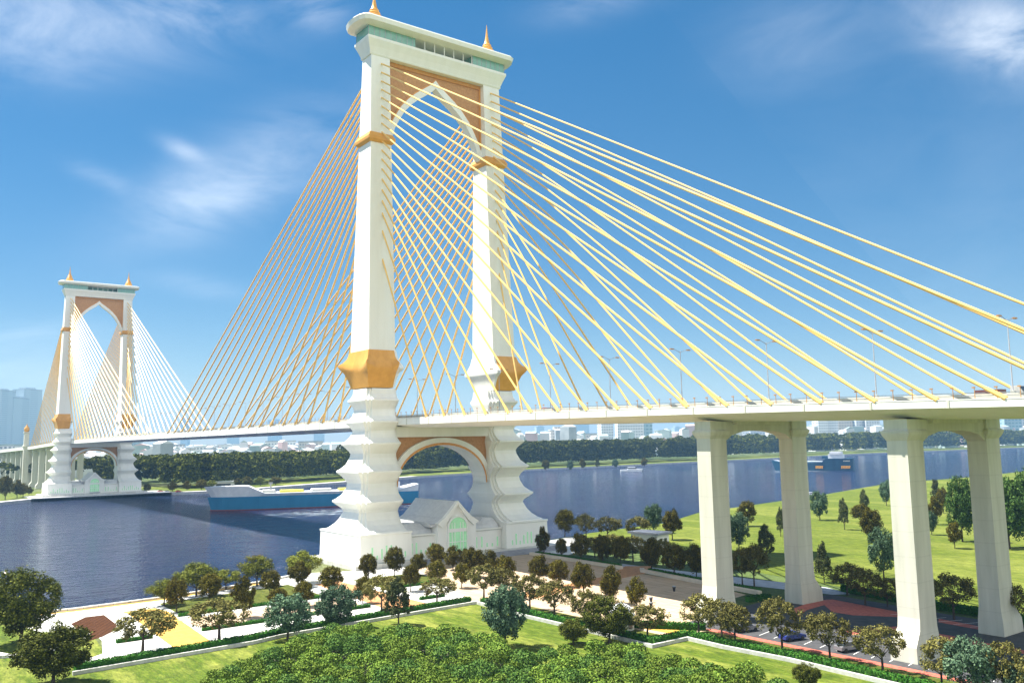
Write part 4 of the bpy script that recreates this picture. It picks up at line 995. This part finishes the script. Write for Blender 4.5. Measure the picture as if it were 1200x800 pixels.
BL.sort()
for i, (px_, ex, w, t_, k) in enumerate(BL):
    d = behind(px_, ex); h = 34+t_*d/FPX
    block(px_, d, w, 26, h, FAC[k], ROOFC[rc.choice((0, 0, 1, 3))], 'apartment_block', f'{("white", "grey", "cream", "teal glass")[k]} city block beyond the riverside wood, {ordn(i)} from left', 'city blocks beyond the wood')
# faint skyline
k = 0
for px_ in range(215, 1230, 52):
    x = px_+rc.uniform(-9, 9)
    if 405 < x < 470: continue
    h = rc.choice((120, 150, 170, 200, 240, 290, 140)); d = rc.uniform(6800, 8200)
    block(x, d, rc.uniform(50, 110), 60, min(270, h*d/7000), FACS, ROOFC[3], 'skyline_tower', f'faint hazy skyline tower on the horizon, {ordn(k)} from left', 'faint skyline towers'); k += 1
# low jumble of houses: nobody could count it
mb = MB()
for _ in range(2600):
    px_ = rc.uniform(-20, 1240); d = behind(px_, rc.uniform(500, 3000)); q = at_dir(px_, d); w, l, h = rc.uniform(10, 30), rc.uniform(10, 26), rc.uniform(8, 24)+rc.random()**3*(20 if px_ < 560 else 42)
    a = rc.uniform(0, 3.14); ca, sa = math.cos(a), math.sin(a); mb.cur = rc.choice((0, 0, 0, 1, 1, 2, 3))
    pts = [(q[0]+ca*u-sa*v, q[1]+sa*u+ca*v) for u, v in ((-w/2, -l/2), (w/2, -l/2), (w/2, l/2), (-w/2, l/2))]
    mb.prism_z(pts, -1, h); mb.cur = rc.choice((0, 0, 1, 2, 3))
    r1 = (q[0]+ca*0-sa*(-l/2), q[1]+sa*0+ca*(-l/2), h+3.5); r2 = (q[0]-sa*(l/2), q[1]+ca*(l/2), h+3.5)
    vs = [(*p_, h+.01) for p_ in pts]+[r1, r2]; mb.add(vs, [(0, 4, 5, 3), (1, 2, 5, 4), (0, 1, 4), (2, 3, 5)])
tag(mb.build('distant_town', [ROOFC[0], ROOFC[1], ROOFC[2], ROOFC[3]]), 'jumble of low pale houses spreading beyond the riverside wood', 'town', kind='stuff')
C = []
for _ in range(700):
    px_ = rc.uniform(-20, 1240); q = at_dir(px_, behind(px_, rc.uniform(420, 2600))); C.append((q[0], q[1], rc.uniform(6, 22)))
blob_mass('town_trees', FORESTL, np.array(C), RNG.uniform(8, 16, len(C)), 60, 5.5, .8, 'hazy green trees scattered among the distant houses', 'trees')

# ------------------------------------------------------------------ air
HZ = True
if HZ:
    mb = MB().box(-8900, 2000, -2500, 8900, -9, 292); hz = mb.build('haze', None) if False else None
    m = bpy.data.materials.new('pale_haze'); m.use_nodes = True; nt = m.node_tree
    for n in list(nt.nodes):
        if n.type == 'BSDF_PRINCIPLED': nt.nodes.remove(n)
    pv = nt.nodes.new('ShaderNodeVolumePrincipled'); pv.inputs['Color'].default_value = (.26, .52, .86, 1); pv.inputs['Density'].default_value = 1.0e-4
    pv.inputs['Anisotropy'].default_value = 0.0
    nt.links.new(pv.outputs[0], nt.nodes['Material Output'].inputs['Volume'])
    hz = mb.build('haze', m); tag(hz, 'thin pale haze over the river and the city', 'haze', kind='stuff')

# ------------------------------------------------------------------ light
SUN = Vector((-.49, -.33, 1.)).normalized()
sl = bpy.data.lights.new('sun', 'SUN'); sl.energy = 5.0; sl.angle = R(.5); sl.color = (1, .955, .87)
so = bpy.data.objects.new('sun', sl); COL.objects.link(so); so.rotation_euler = SUN.to_track_quat('Z', 'Y').to_euler()
W = bpy.data.worlds.new('World'); scene.world = W; W.use_nodes = True; nt = W.node_tree
bg = nt.nodes['Background']
sky = N(nt, 'ShaderNodeTexSky', sky_type='NISHITA'); sky.sun_disc = False
sky.sun_elevation = math.asin(SUN.z); sky.sun_rotation = math.atan2(SUN.x, SUN.y)
sky.air_density = 1.0; sky.dust_density = .05; sky.altitude = 900; sky.ozone_density = 2.0
hs = N(nt, 'ShaderNodeHueSaturation'); hs.inputs['Saturation'].default_value = 1.65; hs.inputs['Hue'].default_value = .498; hs.inputs['Value'].default_value = 1.0
gm = N(nt, 'ShaderNodeGamma'); gm.inputs['Gamma'].default_value = .70; nt.links.new(sky.outputs[0], gm.inputs['Color']); nt.links.new(gm.outputs[0], hs.inputs['Color'])
# wisps of cloud at fixed places of the sky
tc = N(nt, 'ShaderNodeTexCoord').outputs['Generated']
nrm = N(nt, 'ShaderNodeVectorMath', operation='NORMALIZE'); nt.links.new(tc, nrm.inputs[0]); dirv = nrm.outputs[0]
def math_(op, a, b=None, c=None, clamp=False):
    n = N(nt, 'ShaderNodeMath', operation=op, use_clamp=clamp)
    for i, v in enumerate((a, b, c)):
        if v is None: continue
        if hasattr(v, 'is_output'): nt.links.new(v, n.inputs[i])
        else: n.inputs[i].default_value = v
    return n.outputs[0]
def skyd(px_, py_):
    v = _d*FPX+_r*(px_-600)+_u*(400-py_); return v/np.linalg.norm(v)
def blob(px_, py_, ax_, ay_, ang_, strength):
    c = skyd(px_, py_); t = np.cross(c, np.array([0, 0, 1.])); t /= np.linalg.norm(t); b = np.cross(t, c)
    t2 = t*math.cos(ang_)+b*math.sin(ang_); b2 = b*math.cos(ang_)-t*math.sin(ang_)
    out = []
    for ax, sc in ((t2, ax_/FPX), (b2, ay_/FPX)):
        n = N(nt, 'ShaderNodeVectorMath', operation='DOT_PRODUCT'); nt.links.new(dirv, n.inputs[0]); n.inputs[1].default_value = tuple(ax/sc)
        out.append(math_('MULTIPLY', n.outputs['Value'], n.outputs['Value']))
    g = math_('EXPONENT', math_('MULTIPLY', math_('ADD', out[0], out[1]), -1.))
    n = N(nt, 'ShaderNodeVectorMath', operation='DOT_PRODUCT'); nt.links.new(dirv, n.inputs[0]); n.inputs[1].default_value = tuple(c)
    return math_('MULTIPLY', math_('MULTIPLY', g, math_('GREATER_THAN', n.outputs['Value'], .3)), strength)
bl = [blob(*a[:5], a[5]*.42) for a in ((30, 25, 95, 45, .1, .85), (215, 15, 75, 35, .0, .8), (370, 5, 30, 22, 0, .9), (285, 205, 120, 42, .55, .55), (235, 235, 55, 30, .3, .4), (212, 175, 22, 9, -.35, .75), (1145, 28, 75, 30, -.5, .75), (1190, 60, 40, 26, -.6, .8), (120, 208, 30, 10, -.3, .35), (235, 335, 45, 12, -.1, .3), (45, 395, 60, 16, 0, .35), (690, 5, 60, 18, .1, .35), (930, 45, 70, 40, .0, .22), (30, 425, 90, 30, 0, .35))]
def fill_cloud(az, el, a_, b_, st):
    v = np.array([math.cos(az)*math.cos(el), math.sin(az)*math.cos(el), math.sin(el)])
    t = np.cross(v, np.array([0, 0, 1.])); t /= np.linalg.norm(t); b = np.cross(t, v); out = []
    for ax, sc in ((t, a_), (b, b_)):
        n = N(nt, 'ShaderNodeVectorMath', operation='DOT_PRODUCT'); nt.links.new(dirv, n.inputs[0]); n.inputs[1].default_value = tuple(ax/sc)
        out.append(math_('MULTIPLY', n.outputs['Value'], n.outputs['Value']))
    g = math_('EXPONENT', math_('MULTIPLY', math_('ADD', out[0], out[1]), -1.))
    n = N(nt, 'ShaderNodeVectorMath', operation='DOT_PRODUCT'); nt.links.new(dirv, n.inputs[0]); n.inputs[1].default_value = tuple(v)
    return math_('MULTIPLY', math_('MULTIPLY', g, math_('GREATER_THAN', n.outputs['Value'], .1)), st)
bl += [fill_cloud(R(-25), R(28), .75, .38, 2.0), fill_cloud(R(30), R(35), .5, .3, 1.6)]  # unseen bright clouds behind the camera, added to brighten the shaded faces
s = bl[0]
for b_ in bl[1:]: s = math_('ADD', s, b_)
mp = N(nt, 'ShaderNodeMapping'); nt.links.new(dirv, mp.inputs['Vector']); mp.inputs['Rotation'].default_value = (.3, .5, YAW); mp.inputs['Scale'].default_value = (6, 4, 13)
nz = N(nt, 'ShaderNodeTexNoise'); nz.inputs['Scale'].default_value = 1.1; nz.inputs['Detail'].default_value = 8; nz.inputs['Roughness'].default_value = .6; nz.inputs['Distortion'].default_value = .6
nt.links.new(mp.outputs[0], nz.inputs['Vector'])
mr = N(nt, 'ShaderNodeMapRange'); mr.inputs['From Min'].default_value = .30; mr.inputs['From Max'].default_value = .66; nt.links.new(nz.outputs['Fac'], mr.inputs['Value'])
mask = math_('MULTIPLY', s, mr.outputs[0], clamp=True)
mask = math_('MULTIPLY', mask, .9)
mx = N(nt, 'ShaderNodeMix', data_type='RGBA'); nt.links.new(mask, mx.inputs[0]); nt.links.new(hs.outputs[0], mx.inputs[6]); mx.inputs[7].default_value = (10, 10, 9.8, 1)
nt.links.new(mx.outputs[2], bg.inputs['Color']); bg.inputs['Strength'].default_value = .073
vs = scene.view_settings; vs.view_transform = 'Standard'; vs.look = 'None'; vs.exposure = 1.5; vs.gamma = 1
scene.cycles.max_bounces = 6; scene.cycles.diffuse_bounces = 3; scene.cycles.glossy_bounces = 3; scene.cycles.transparent_max_bounces = 8; scene.cycles.volume_bounces = 0
